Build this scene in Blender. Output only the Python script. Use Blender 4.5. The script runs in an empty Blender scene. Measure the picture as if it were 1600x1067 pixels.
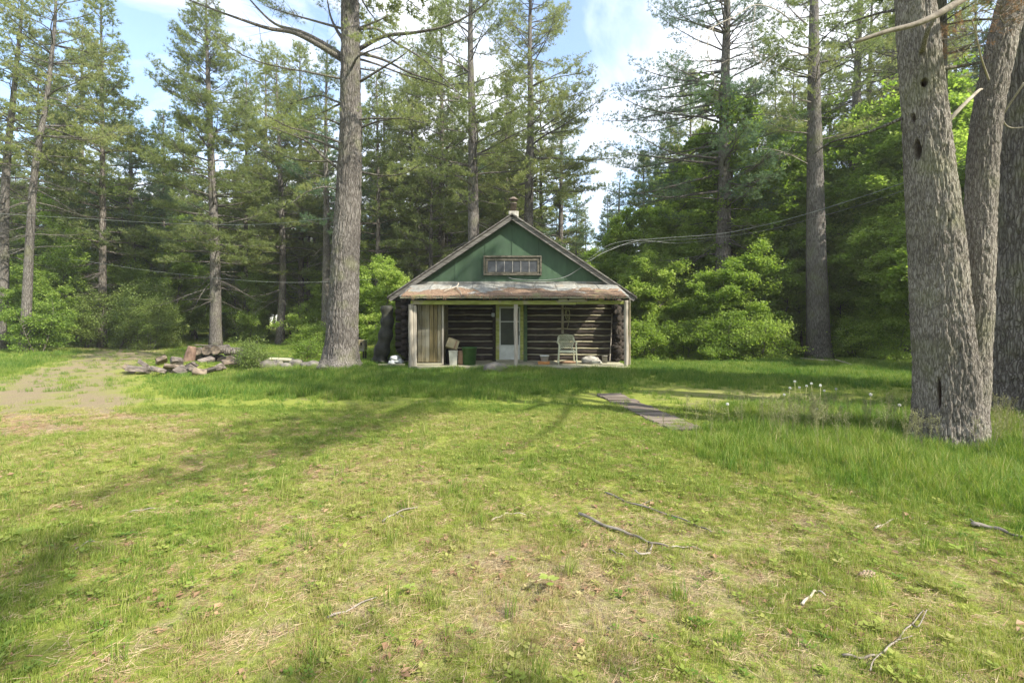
import bpy, math, random
import numpy as np
from mathutils import Vector, Matrix
R = math.radians
rng = np.random.default_rng(7)
random.seed(7)
scene = bpy.context.scene
C = scene.collection

# ------------------------------------------------------------------ camera, sky, sun, exposure
F, HZ, CH = 750.0, 500.0, 1.55          # focal length and horizon row of the 1600 px picture, eye height
cam_d = bpy.data.cameras.new('camera'); cam = bpy.data.objects.new('camera', cam_d); C.objects.link(cam)
cam.location = (0, 0, CH); cam.rotation_euler = (R(90), 0, 0)
cam_d.lens = 36*F/1600; cam_d.sensor_width = 36; cam_d.shift_y = -33.5/1600
cam_d.clip_start = 0.05; cam_d.clip_end = 2000
scene.camera = cam
SUN_EL, SUN_AZ = R(43), R(122)          # azimuth measured from +Y towards +X: behind the camera, to its right
sv = Vector((math.sin(SUN_AZ)*math.cos(SUN_EL), math.cos(SUN_AZ)*math.cos(SUN_EL), math.sin(SUN_EL)))
sun_d = bpy.data.lights.new('sun', 'SUN'); sun = bpy.data.objects.new('sun', sun_d); C.objects.link(sun)
sun_d.energy = 4.1; sun_d.angle = R(0.6); sun_d.color = (1.0, 0.93, 0.80)
sun.rotation_euler = sv.to_track_quat('Z', 'Y').to_euler(); sun.location = (20, -20, 30)
scene.view_settings.view_transform = 'Standard'; scene.view_settings.look = 'None'
scene.view_settings.exposure = 1.45; scene.view_settings.gamma = 1
cy = scene.cycles
cy.max_bounces = 7; cy.diffuse_bounces = 4; cy.glossy_bounces = 2; cy.transmission_bounces = 5; cy.transparent_max_bounces = 6
cy.caustics_reflective = False; cy.caustics_refractive = False; cy.sample_clamp_indirect = 6

def N(nt, t, **kw):
    n = nt.nodes.new(t)
    for k, v in kw.items():
        if k.startswith('i_'):
            s = k[2:]
            n.inputs[int(s) if s.isdigit() else s.replace('_', ' ')].default_value = v
        else: setattr(n, k, v)
    return n
def ramp(nt, stops):
    n = nt.nodes.new('ShaderNodeValToRGB'); e = n.color_ramp.elements
    while len(e) < len(stops): e.new(0.5)
    for q, (p, c) in zip(e, stops):
        q.position = p; q.color = (*c, 1) if len(c) == 3 else c
    return n
def math_n(nt, op, a, b=None, clamp=False):
    n = nt.nodes.new('ShaderNodeMath'); n.operation = op; n.use_clamp = clamp
    for i, v in enumerate((a, b)):
        if v is None: continue
        if isinstance(v, (int, float)): n.inputs[i].default_value = v
        else: nt.links.new(v, n.inputs[i])
    return n.outputs[0]
def mixc(nt, fac, a, b, blend='MIX'):
    n = nt.nodes.new('ShaderNodeMix'); n.data_type = 'RGBA'; n.blend_type = blend
    for s, v in ((n.inputs[0], fac), (n.inputs[6], a), (n.inputs[7], b)):
        if isinstance(v, (int, float)): s.default_value = v
        elif isinstance(v, tuple): s.default_value = (*v, 1) if len(v) == 3 else v
        else: nt.links.new(v, s)
    return n.outputs[2]

world = bpy.data.worlds.new('World'); scene.world = world; world.use_nodes = True
nt = world.node_tree; nt.nodes.clear()
sky = N(nt, 'ShaderNodeTexSky', sky_type='NISHITA', sun_disc=False, sun_elevation=SUN_EL, sun_rotation=SUN_AZ, air_density=1.0, dust_density=0.6, ozone_density=1.5)
tc = N(nt, 'ShaderNodeTexCoord'); sep = N(nt, 'ShaderNodeSeparateXYZ'); nt.links.new(tc.outputs['Generated'], sep.inputs[0])
zz = math_n(nt, 'ADD', math_n(nt, 'MAXIMUM', sep.outputs[2], 0.0), 0.22)
cmb = N(nt, 'ShaderNodeCombineXYZ')
nt.links.new(math_n(nt, 'DIVIDE', sep.outputs[0], zz), cmb.inputs[0]); nt.links.new(math_n(nt, 'DIVIDE', sep.outputs[1], zz), cmb.inputs[1])
cn = N(nt, 'ShaderNodeTexNoise', i_Scale=1.25, i_Detail=7.0, i_Roughness=0.58, i_Distortion=0.5)
mp = N(nt, 'ShaderNodeMapping'); mp.inputs['Location'].default_value = (3.1, 1.7, 0)
nt.links.new(cmb.outputs[0], mp.inputs[0]); nt.links.new(mp.outputs[0], cn.inputs['Vector'])
cr = ramp(nt, [(0.40, (0.06,)*3), (0.55, (1, 1, 1))]); nt.links.new(cn.outputs[0], cr.inputs[0])
cn2 = N(nt, 'ShaderNodeTexNoise', i_Scale=2.6, i_Detail=5.0); nt.links.new(cmb.outputs[0], cn2.inputs['Vector'])
cc = ramp(nt, [(0.3, (3.3, 3.6, 4.1)), (0.7, (4.9, 5.0, 5.2))]); nt.links.new(cn2.outputs[0], cc.inputs[0])
skyc = mixc(nt, cr.outputs[0], sky.outputs[0], cc.outputs[0])
bg = N(nt, 'ShaderNodeBackground', i_Strength=0.15); nt.links.new(skyc, bg.inputs[0])
wo = N(nt, 'ShaderNodeOutputWorld'); nt.links.new(bg.outputs[0], wo.inputs[0])

# ------------------------------------------------------------------ noise and ground height
_perm = np.random.default_rng(3).random(4096)
def _h(i, j, k): return _perm[(i*73 + j*179 + k*283 + (i*j) % 97) & 4095]
def vnoise(x, y, z=0.0):
    x, y, z = np.broadcast_arrays(np.asarray(x, float), np.asarray(y, float), np.asarray(z, float))
    xi, yi, zi = np.floor(x).astype(int), np.floor(y).astype(int), np.floor(z).astype(int)
    fx, fy, fz = x-xi, y-yi, z-zi
    fx, fy, fz = fx*fx*(3-2*fx), fy*fy*(3-2*fy), fz*fz*(3-2*fz)
    r = 0
    for a in (0, 1):
        for b in (0, 1):
            for c in (0, 1):
                w = (fx if a else 1-fx)*(fy if b else 1-fy)*(fz if c else 1-fz)
                r = r + w*_h(xi+a, yi+b, zi+c)
    return r
def fbm(x, y, z=0.0, o=4):
    s, a, t = 0, 0.5, 0
    for i in range(o):
        s = s + a*vnoise(np.asarray(x)*2**i+17*i, np.asarray(y)*2**i+5*i, np.asarray(z)*2**i+3*i); t += a; a *= .5
    return s/t
def sst(a, b, x):
    t = np.clip((x-a)/(b-a), 0, 1); return t*t*(3-2*t)
def gz(x, y):
    x = np.asarray(x, float); y = np.asarray(y, float)
    d = np.hypot(x, y)
    z = -0.12*sst(6, 15, y) + (fbm(x*.35, y*.35)-.5)*0.10*sst(2, 8, d)
    z = z + (fbm(x*1.7+9, y*1.7)-.5)*0.045
    near = sst(6, 9, np.abs(x)) + sst(2.5, 5, np.abs(y-20))
    z = z*np.clip(near+sst(0, 1, 1-near)*.35, 0, 1) - 0.1*(1-np.clip(near, 0, 1))
    z = z + 0.42*np.exp(-(((x-8.9)/1.2)**2+((y-7.6)/1.1)**2))           # needle mound at the foot of the right-hand pine
    z = z + 0.20*np.exp(-(((x+5.6)/1.0)**2+((y-16.4)/.8)**2)) + 0.20*np.exp(-(((x+10.9)/1.9)**2+((y-16.1)/.7)**2))
    z = z + 0.5*sst(30, 60, np.hypot(x*.6, y))
    return z
def gz1(x, y): return float(gz(np.array([x]), np.array([y]))[0])
def G(px, py):                                     # where the ray of a picture position meets the lawn
    Y = CH*F/(py-HZ)
    for _ in range(4): Y = (CH-gz1((px-800)/F*Y, Y))*F/(py-HZ)
    return ((px-800)/F*Y, Y, gz1((px-800)/F*Y, Y))
def P(px, py, Y): return ((px-800)/F*Y, Y, CH+(HZ-py)/F*Y)

# ------------------------------------------------------------------ geometry helpers
def wloc(o):
    v = Vector((0, 0, 0))
    while o is not None: v += o.location; o = o.parent
    return v
class Geo:
    def __init__(s): s.V = []; s.T = []; s.Q = []; s.UV = []; s.TI = []; s.n = 0
    def add(s, V, T=None, Q=None, uv=None, tint=0.5):
        V = np.asarray(V, float).reshape(-1, 3)
        if T is not None and len(T): s.T.append(np.asarray(T, int)+s.n)
        if Q is not None and len(Q): s.Q.append(np.asarray(Q, int)+s.n)
        s.V.append(V); s.UV.append(np.zeros((len(V), 2)) if uv is None else np.asarray(uv, float))
        s.TI.append(np.broadcast_to(np.asarray(tint, float), (len(V),)).copy()); s.n += len(V)
        return s
    def mesh(s, name, mat=None, origin=(0, 0, 0), smooth=True):
        V = np.concatenate(s.V)-np.asarray(origin, float)
        T = np.concatenate(s.T) if s.T else np.zeros((0, 3), int); Q = np.concatenate(s.Q) if s.Q else np.zeros((0, 4), int)
        me = bpy.data.meshes.new(name)
        me.vertices.add(len(V)); me.vertices.foreach_set('co', V.astype(np.float32).ravel())
        L = np.concatenate([T.ravel(), Q.ravel()]).astype(np.int32)
        me.loops.add(len(L)); me.loops.foreach_set('vertex_index', L)
        n3, n4 = len(T), len(Q)
        me.polygons.add(n3+n4)
        st = np.concatenate([np.arange(n3)*3, n3*3+np.arange(n4)*4]).astype(np.int32)
        me.polygons.foreach_set('loop_start', st)
        me.polygons.foreach_set('loop_total', np.concatenate([np.full(n3, 3), np.full(n4, 4)]).astype(np.int32))
        me.polygons.foreach_set('use_smooth', np.full(n3+n4, smooth))
        UV = np.concatenate(s.UV); u = me.uv_layers.new(name='UVMap')
        u.data.foreach_set('uv', UV[L].astype(np.float32).ravel())
        at = me.attributes.new('tint', 'FLOAT', 'POINT'); at.data.foreach_set('value', np.concatenate(s.TI).astype(np.float32))
        me.update(calc_edges=True)
        if mat: me.materials.append(mat)
        return me
    def build(s, name, mat=None, parent=None, origin=None, smooth=True):
        if parent is not None: og = wloc(parent)
        else: og = Vector(origin) if origin is not None else Vector((0, 0, 0))
        o = bpy.data.objects.new(name, s.mesh(name, mat, og, smooth)); C.objects.link(o)
        if parent is not None: o.parent = parent
        else: o.location = og
        return o
def tag(o, label=None, cat=None, group=None, kind=None):
    if label: o['label'] = label
    if cat: o['category'] = cat
    if group: o['group'] = group
    if kind: o['kind'] = kind
    return o
def thing(name, label, cat, loc=(0, 0, 0), group=None):
    o = bpy.data.objects.new(name, None); C.objects.link(o); o.location = loc; o.empty_display_size = .2
    return tag(o, label, cat, group)

def tube(path, radii, n=8, cap=True, tint=0.5, disp=None):
    P_ = np.asarray(path, float); m = len(P_); r = np.broadcast_to(np.asarray(radii, float), (m,))
    T = np.gradient(P_, axis=0); T /= np.linalg.norm(T, axis=1, keepdims=True)+1e-9
    ref = np.array([0, 1, 0.]) if abs(T[0][1]) < .8 else np.array([1., 0, 0])
    A = np.cross(T, ref); A /= np.linalg.norm(A, axis=1, keepdims=True)+1e-9; B = np.cross(T, A)
    th = np.linspace(0, 2*np.pi, n+1)
    rr = np.repeat(r[:, None], n+1, 1)
    s = np.concatenate([[0], np.cumsum(np.linalg.norm(np.diff(P_, axis=0), axis=1))])
    if disp is not None: rr = rr+disp(th[None, :], s[:, None], rr)
    V = P_[:, None, :]+rr[..., None]*(np.cos(th)[None, :, None]*A[:, None, :]+np.sin(th)[None, :, None]*B[:, None, :])
    uv = np.stack([np.broadcast_to(th[None, :]*np.maximum(r.mean(), .01), (m, n+1)), np.repeat(s[:, None], n+1, 1)], -1)
    i = np.arange(m-1)[:, None]*(n+1)+np.arange(n)[None, :]
    Q = np.stack([i, i+1, i+n+2, i+n+1], -1).reshape(-1, 4)
    V = V.reshape(-1, 3); uv = uv.reshape(-1, 2); Tr = []
    if cap:
        k = len(V); V = np.vstack([V, P_[0], P_[-1]]); uv = np.vstack([uv, [0, 0], [0, s[-1]]])
        Tr = [[k, j+1, j] for j in range(n)]+[[k+1, (m-1)*(n+1)+j, (m-1)*(n+1)+j+1] for j in range(n)]
    return V, Tr, Q, uv
def add_tube(g, path, radii, n=8, cap=True, tint=.5, disp=None):
    V, T, Q, uv = tube(path, radii, n, cap, tint, disp); return g.add(V, T if len(T) else None, Q, uv, tint)
def curve(pts, k=6):                                    # Catmull-Rom through the points
    p = np.asarray(pts, float); p = np.vstack([2*p[0]-p[1], p, 2*p[-1]-p[-2]]); out = []
    for i in range(1, len(p)-2):
        for t in np.linspace(0, 1, k, endpoint=False):
            out.append(.5*((2*p[i])+(-p[i-1]+p[i+1])*t+(2*p[i-1]-5*p[i]+4*p[i+1]-p[i+2])*t*t+(-p[i-1]+3*p[i]-3*p[i+1]+p[i+2])*t**3))
    out.append(p[-2]); return np.array(out)
def box(g, c, s, rot=None, bev=0.0, jit=0.0, tint=.5):  # chamfered box, centre c, size s
    hx, hy, hz = s[0]/2, s[1]/2, s[2]/2; b = min(bev, hx*.8, hy*.8, hz*.8)
    if b <= 0:
        V = np.array([[x*hx, y*hy, z*hz] for x in (-1, 1) for y in (-1, 1) for z in (-1, 1)])
        Q = [[0, 1, 3, 2], [4, 6, 7, 5], [0, 4, 5, 1], [2, 3, 7, 6], [0, 2, 6, 4], [1, 5, 7, 3]]; T = None
    else:
        V = []; idx = {}
        for x in (-1, 1):
            for y in (-1, 1):
                for z in (-1, 1):
                    for a in range(3):
                        q = [x*hx, y*hy, z*hz]
                        for d in range(3):
                            if d != a: q[d] -= (x, y, z)[d]*b
                        idx[(x, y, z, a)] = len(V); V.append(q)
        V = np.array(V); Q = []; T = []
        def o4(q):
            p = V[q]; n = np.cross(p[1]-p[0], p[2]-p[0]); return q if n@p.mean(0) > 0 else q[::-1]
        for a in range(3):
            o = [d for d in range(3) if d != a]
            for sgn in (-1, 1):
                q = []
                for u, w in ((-1, -1), (1, -1), (1, 1), (-1, 1)):
                    k = [0, 0, 0]; k[a] = sgn; k[o[0]] = u; k[o[1]] = w; q.append(idx[(*k, a)])
                Q.append(o4(q))
            for u in (-1, 1):
                for w in (-1, 1):
                    k0 = [0, 0, 0]; k1 = [0, 0, 0]; k0[a] = -1; k1[a] = 1
                    k0[o[0]] = k1[o[0]] = u; k0[o[1]] = k1[o[1]] = w
                    Q.append(o4([idx[(*k0, o[0])], idx[(*k1, o[0])], idx[(*k1, o[1])], idx[(*k0, o[1])]]))
        for x in (-1, 1):
            for y in (-1, 1):
                for z in (-1, 1): T.append(o4([idx[(x, y, z, a)] for a in range(3)]))
    if jit: V = V+rng.normal(0, jit, V.shape)
    if rot is not None: V = V@np.array(rot.to_3x3() if hasattr(rot, 'to_3x3') else rot).T
    return g.add(V+np.asarray(c, float), T, Q, None, tint)
def lathe(g, prof, c, n=20, tint=.5):                   # profile (r, z) round a vertical axis
    prof = np.asarray(prof, float); th = np.linspace(0, 2*np.pi, n, endpoint=False)
    V = np.stack([prof[:, 0, None]*np.cos(th), prof[:, 0, None]*np.sin(th), np.repeat(prof[:, 1, None], n, 1)], -1).reshape(-1, 3)
    i = np.arange(len(prof)-1)[:, None]*n; j = np.arange(n)[None, :]; k = (np.arange(n)+1)[None, :] % n
    Q = np.stack([i+j, i+k, i+n+k, i+n+j], -1).reshape(-1, 4)
    return g.add(V+np.asarray(c, float), None, Q, None, tint)
def bar(g, a, b, w, d=None, bev=0.004, up=(0, 0, 1), jit=0, tint=.5):   # a straight board from a to b
    a = Vector(a); b = Vector(b); z = (b-a).normalized(); upv = Vector(up)
    if abs(z.dot(upv)) > .95: upv = Vector((0, 1, 0))
    x = upv.cross(z).normalized(); y = z.cross(x)
    M = Matrix((x, y, z)).transposed()
    return box(g, (a+b)/2, (w, d or w, (b-a).length), M, bev, jit, tint)
def RX(a): return Matrix.Rotation(R(a), 3, 'X')
def RY(a): return Matrix.Rotation(R(a), 3, 'Y')
def RZ(a): return Matrix.Rotation(R(a), 3, 'Z')

# ------------------------------------------------------------------ materials
def new_mat(name):
    m = bpy.data.materials.new(name); m.use_nodes = True; t = m.node_tree; t.nodes.clear()
    return m, t, N(t, 'ShaderNodeOutputMaterial')
def mat(name, c1, c2, scale=(5, 5, 5), rough=.8, bump=.3, metal=0, c3=None, s3=1.2, detail=6, bscale=None, lo=.35, hi=.65, uv=False, t3=(.5, .62), bdist=.01, spec=.3):
    m, t, out = new_mat(name)
    tc = N(t, 'ShaderNodeTexCoord'); mp = N(t, 'ShaderNodeMapping'); mp.inputs['Scale'].default_value = scale
    src = tc.outputs['UV' if uv else 'Object']
    t.links.new(src, mp.inputs[0])
    oi = N(t, 'ShaderNodeObjectInfo'); t.links.new(math_n(t, 'MULTIPLY', oi.outputs['Random'], 37.0), mp.inputs['Location'])
    n = N(t, 'ShaderNodeTexNoise', i_Scale=1.0, i_Detail=float(detail), i_Roughness=.62); t.links.new(mp.outputs[0], n.inputs['Vector'])
    r = ramp(t, [(lo, c1), (hi, c2)]); t.links.new(n.outputs[0], r.inputs[0]); col = r.outputs[0]
    if c3:
        n3 = N(t, 'ShaderNodeTexNoise', i_Scale=float(s3), i_Detail=5.0); t.links.new(src, n3.inputs['Vector'])
        r3 = ramp(t, [(t3[0], (0, 0, 0)), (t3[1], (1, 1, 1))]); t.links.new(n3.outputs[0], r3.inputs[0])
        col = mixc(t, r3.outputs[0], col, c3)
    va = math_n(t, 'ADD', math_n(t, 'MULTIPLY', oi.outputs['Random'], .35), .82)
    hs = N(t, 'ShaderNodeHueSaturation'); t.links.new(col, hs.inputs['Color']); t.links.new(va, hs.inputs['Value'])
    p = N(t, 'ShaderNodeBsdfPrincipled', i_Roughness=rough, i_Metallic=float(metal)); p.inputs['Specular IOR Level'].default_value = spec
    t.links.new(hs.outputs[0], p.inputs['Base Color'])
    if bump:
        b = N(t, 'ShaderNodeBump', i_Strength=bump, i_Distance=bdist); t.links.new(n.outputs[0], b.inputs['Height']); t.links.new(b.outputs[0], p.inputs['Normal'])
    t.links.new(p.outputs[0], out.inputs[0]); return m
def leaf_mat(name, cols, trans=.4, inst=False, dry=None, rough=.55, fresh=1.25):
    """cols: darkest to lightest by tint; trans: share of light through the leaf"""
    m, t, out = new_mat(name)
    if inst: a = N(t, 'ShaderNodeAttribute', attribute_type='INSTANCER', attribute_name='itint'); f = a.outputs['Fac']
    else:
        a = N(t, 'ShaderNodeAttribute', attribute_type='GEOMETRY', attribute_name='tint')
        oi = N(t, 'ShaderNodeObjectInfo')
        f = math_n(t, 'ADD', math_n(t, 'MULTIPLY', a.outputs['Fac'], .7), math_n(t, 'MULTIPLY', oi.outputs['Random'], .3))
    if inst:
        a2 = N(t, 'ShaderNodeAttribute', attribute_type='GEOMETRY', attribute_name='tint')
        f = math_n(t, 'ADD', f, math_n(t, 'MULTIPLY', math_n(t, 'SUBTRACT', a2.outputs['Fac'], .5), .35), clamp=True)
    k = len(cols)-1
    r = ramp(t, [(i/k, c) for i, c in enumerate(cols)]); t.links.new(f, r.inputs[0]); col = r.outputs[0]
    d = N(t, 'ShaderNodeBsdfPrincipled', i_Roughness=rough); d.inputs['Specular IOR Level'].default_value = .25
    t.links.new(col, d.inputs['Base Color'])
    tr = N(t, 'ShaderNodeBsdfTranslucent'); g = N(t, 'ShaderNodeHueSaturation', i_Saturation=1.1, i_Value=fresh); t.links.new(col, g.inputs['Color']); t.links.new(g.outputs[0], tr.inputs[0])
    mx = N(t, 'ShaderNodeMixShader', i_Fac=trans); t.links.new(d.outputs[0], mx.inputs[1]); t.links.new(tr.outputs[0], mx.inputs[2])
    t.links.new(mx.outputs[0], out.inputs[0]); return m
def bark_mat(name, base, light, dark, sx=22, sy=5.5, bump=.9, moss=.0):
    m, t, out = new_mat(name)
    tc = N(t, 'ShaderNodeTexCoord'); mp = N(t, 'ShaderNodeMapping'); mp.inputs['Scale'].default_value = (sx, sx, sy)
    nd = N(t, 'ShaderNodeTexNoise', i_Scale=9.0, i_Detail=4.0); t.links.new(tc.outputs['Object'], nd.inputs['Vector'])
    vm = N(t, 'ShaderNodeVectorMath', operation='MULTIPLY_ADD'); t.links.new(nd.outputs['Color'], vm.inputs[0]); vm.inputs[1].default_value = (.035,)*3
    t.links.new(tc.outputs['Object'], vm.inputs[2]); t.links.new(vm.outputs[0], mp.inputs[0])
    v = N(t, 'ShaderNodeTexVoronoi', feature='DISTANCE_TO_EDGE', i_Scale=1.0); t.links.new(mp.outputs[0], v.inputs['Vector'])
    n = N(t, 'ShaderNodeTexNoise', i_Scale=2.2, i_Detail=8.0, i_Roughness=.7); t.links.new(mp.outputs[0], n.inputs['Vector'])
    n2 = N(t, 'ShaderNodeTexNoise', i_Scale=1.1, i_Detail=4.0); t.links.new(tc.outputs['Object'], n2.inputs['Vector'])
    r = ramp(t, [(.3, dark), (.46, base), (.7, light)]); t.links.new(n.outputs[0], r.inputs[0])
    vr = ramp(t, [(.0, (0, 0, 0)), (.22, (1, 1, 1))]); t.links.new(v.outputs[0], vr.inputs[0])
    col = mixc(t, vr.outputs[0], tuple(x*.75 for x in dark), r.outputs[0])
    br = ramp(t, [(.4, (.78, .76, .74)), (.62, (1.12, 1.1, 1.06))]); t.links.new(n2.outputs[0], br.inputs[0])
    col = mixc(t, 1.0, col, br.outputs[0], 'MULTIPLY')
    if moss:
        n3 = N(t, 'ShaderNodeTexNoise', i_Scale=1.7, i_Detail=6.0); t.links.new(tc.outputs['Object'], n3.inputs['Vector'])
        r3 = ramp(t, [(.52, (0, 0, 0)), (.7, (moss,)*3)]); t.links.new(n3.outputs[0], r3.inputs[0]); col = mixc(t, r3.outputs[0], col, (.17, .19, .07))
    ah = N(t, 'ShaderNodeAttribute', attribute_name='tint'); fh = math_n(t, 'MULTIPLY', math_n(t, 'SUBTRACT', ah.outputs['Fac'], .5), 2.0, True)
    col = mixc(t, fh, col, (.05, .028, .015))
    p = N(t, 'ShaderNodeBsdfPrincipled', i_Roughness=.92); p.inputs['Specular IOR Level'].default_value = .15; t.links.new(col, p.inputs['Base Color'])
    h = math_n(t, 'ADD', math_n(t, 'MULTIPLY', vr.outputs[0], .7), math_n(t, 'MULTIPLY', n.outputs[0], .5))
    b = N(t, 'ShaderNodeBump', i_Strength=bump, i_Distance=.025); t.links.new(h, b.inputs['Height']); t.links.new(b.outputs[0], p.inputs['Normal'])
    t.links.new(p.outputs[0], out.inputs[0]); return m

M = {}
M['bark'] = bark_mat('bark_pine', (.165, .155, .145), (.28, .268, .255), (.09, .08, .072), sx=26, sy=3.2, moss=.3)
M['bark_near'] = bark_mat('bark_near', (.215, .20, .18), (.34, .325, .30), (.12, .105, .092), sx=52, sy=6.5, moss=.3, bump=.5)
M['bark_far'] = bark_mat('bark_far', (.155, .14, .125), (.25, .235, .215), (.09, .078, .068), sx=14, sy=2.5)
M['twig'] = mat('twig_dead', (.13, .11, .09), (.27, .24, .21), (9, 9, 9), .9, .3)
M['pale_twig'] = mat('twig_pale', (.22, .19, .15), (.40, .36, .30), (9, 9, 9), .85, .3)
M['bare_limb'] = mat('bare_limb', (.10, .085, .068), (.22, .195, .16), (9, 9, 9), .9, .4)
M['hole'] = mat('inner_wood', (.10, .055, .03), (.24, .13, .07), (18, 18, 6), .95, .6)
M['needle'] = leaf_mat('pine_needles', [(.085, .12, .045), (.16, .205, .07), (.25, .285, .10), (.34, .33, .14)], .5)
M['needle_blue'] = leaf_mat('pine_needles_blue', [(.055, .10, .055), (.09, .155, .08), (.15, .21, .10), (.23, .26, .10)], .46)
M['needle_dry'] = leaf_mat('pine_needles_dry', [(.22, .12, .05), (.36, .20, .09)], .25)
M['maple'] = leaf_mat('maple_leaves', [(.10, .17, .032), (.18, .27, .05), (.29, .39, .08), (.42, .50, .15)], .54)
M['cedar'] = leaf_mat('cedar_leaves', [(.08, .13, .035), (.17, .23, .06), (.31, .37, .11)], .45)
M['grass'] = leaf_mat('grass_blades', [(.05, .13, .018), (.10, .19, .03), (.19, .26, .045), (.31, .34, .085), (.45, .38, .20)], .42, inst=True, fresh=1.3)
M['seed'] = leaf_mat('grass_seed', [(.20, .21, .09), (.36, .35, .19)], .35, inst=True)
M['straw'] = leaf_mat('straw', [(.20, .12, .07), (.38, .26, .15), (.55, .44, .29)], .15, inst=True)
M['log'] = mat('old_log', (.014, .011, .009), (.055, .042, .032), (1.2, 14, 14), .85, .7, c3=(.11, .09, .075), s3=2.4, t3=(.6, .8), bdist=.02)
M['chink'] = mat('chinking', (.17, .155, .09), (.36, .34, .24), (3, 12, 12), .9, .5)
M['board'] = mat('weathered_board', (.22, .19, .15), (.43, .39, .32), (22, 22, 1.6), .88, .5)
M['tan_board'] = mat('tan_board', (.10, .085, .045), (.25, .215, .13), (26, 26, 1.8), .88, .6, c3=(.22, .205, .155), s3=1.6, t3=(.45, .6))
M['amber_board'] = mat('amber_board', (.105, .082, .035), (.25, .195, .09), (20, 20, 1.4), .8, .5)
M['board_x'] = mat('weathered_beam', (.20, .19, .13), (.40, .38, .27), (1.6, 20, 20), .88, .5)
M['olive'] = mat('olive_paint', (.20, .22, .05), (.38, .40, .12), (3, 14, 14), .8, .4, c3=(.36, .32, .22), s3=2.0, t3=(.58, .66))
M['green'] = mat('green_paint', (.034, .066, .036), (.052, .096, .054), (3.2, 3.2, 1.0), .75, .2, c3=(.040, .068, .044), s3=1.3, t3=(.45, .72))
M['green_trim'] = mat('green_trim', (.05, .10, .045), (.12, .17, .08), (9, 9, 9), .8, .3)
M['barge'] = mat('barge_board', (.06, .056, .05), (.19, .18, .165), (2, 14, 14), .9, .5)
M['shingle'] = mat('old_shingle', (.045, .042, .038), (.12, .11, .10), (14, 14, 14), .95, .5, c3=(.10, .075, .05), s3=1.2)
M['tin'] = mat('old_tin', (.15, .15, .135), (.29, .29, .265), (9, 1.5, 9), .8, .2, c3=(.22, .19, .15), s3=3, t3=(.55, .7))
M['litter'] = mat('needle_litter', (.12, .077, .05), (.31, .21, .14), (16, 16, 16), .98, .9, c3=(.20, .19, .09), s3=2.2, t3=(.55, .7), bdist=.02)
M['winframe'] = mat('window_wood', (.045, .04, .03), (.13, .12, .09), (9, 9, 9), .85, .4)
M['muntin'] = mat('muntin_wood', (.20, .19, .17), (.36, .34, .31), (9, 9, 9), .85, .3)
M['alum'] = mat('aluminium', (.42, .44, .40), (.55, .57, .53), (4, 4, 4), .55, .05, metal=.1)
def glass(name, col, rough):
    m, t, out = new_mat(name); p = N(t, 'ShaderNodeBsdfPrincipled', i_Roughness=rough); p.inputs['Base Color'].default_value = (*col, 1); p.inputs['Specular IOR Level'].default_value = .3
    n = N(t, 'ShaderNodeTexNoise', i_Scale=3.0, i_Detail=5.0); tc = N(t, 'ShaderNodeTexCoord'); t.links.new(tc.outputs['Object'], n.inputs['Vector'])
    rr = ramp(t, [(.3, tuple(x*.6 for x in col)), (.7, tuple(min(1, x*1.6) for x in col))]); t.links.new(n.outputs[0], rr.inputs[0]); t.links.new(rr.outputs[0], p.inputs['Base Color'])
    t.links.new(p.outputs[0], out.inputs[0]); return m
M['pane'] = glass('dusty_pane', (.045, .048, .052), .25)
M['screen'] = glass('door_screen', (.022, .028, .013), .4)
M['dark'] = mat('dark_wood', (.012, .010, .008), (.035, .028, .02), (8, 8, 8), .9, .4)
M['chair'] = mat('chair_plastic', (.46, .47, .32), (.60, .60, .44), (5, 5, 5), .5, .08, c3=(.30, .33, .16), s3=5, t3=(.55, .75))
M['bin_green'] = mat('green_plastic', (.035, .11, .025), (.075, .17, .045), (5, 5, 5), .45, .08)
M['bin_grey'] = mat('grey_plastic', (.26, .26, .21), (.38, .38, .32), (5, 5, 5), .5, .08)
M['white'] = mat('white_plastic', (.40, .42, .41), (.52, .54, .52), (5, 5, 5), .45, .05)
M['orange'] = mat('terracotta', (.48, .20, .06), (.62, .32, .12), (9, 9, 9), .8, .2)
M['card'] = mat('cardboard', (.30, .25, .14), (.42, .36, .22), (6, 6, 6), .85, .2)
M['brownbin'] = mat('brown_card', (.20, .12, .07), (.32, .21, .13), (6, 6, 6), .85, .2)
M['stone'] = mat('stone', (.085, .078, .068), (.20, .185, .16), (7, 7, 7), .9, .8, c3=(.12, .14, .06), s3=3, bdist=.02)
M['cutwood'] = mat('cut_wood', (.06, .048, .038), (.22, .175, .13), (7, 7, 7), .9, .6)
M['split'] = mat('split_wood', (.045, .038, .032), (.20, .17, .145), (2.5, 16, 16), .9, .7, bdist=.02)
M['redwood'] = mat('rotten_stump', (.085, .052, .038), (.20, .135, .10), (12, 12, 4), .95, .8)
M['path'] = mat('path_board', (.075, .06, .048), (.20, .165, .135), (2, 18, 12), .92, .7, c3=(.12, .13, .06), s3=2.4, t3=(.55, .68))
M['cable'] = mat('cable', (.13, .14, .13), (.25, .26, .25), (3, 3, 3), .6, 0)
M['rope'] = mat('rope', (.22, .22, .10), (.36, .35, .18), (30, 30, 30), .9, .2)
M['tarp'] = mat('dark_tarp', (.012, .014, .010), (.045, .045, .03), (4, 4, 4), .6, .3)
M['pole'] = mat('utility_wood', (.22, .19, .16), (.40, .36, .31), (16, 16, 2), .9, .4)
M['cone'] = mat('pine_cone', (.14, .09, .05), (.42, .33, .24), (30, 30, 30), .85, .3)
M['concrete'] = mat('flue_base', (.26, .25, .22), (.44, .42, .37), (6, 6, 6), .9, .4)
M['rust'] = mat('flue_metal', (.10, .07, .05), (.24, .20, .17), (9, 9, 9), .7, .3, metal=.4)
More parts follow.
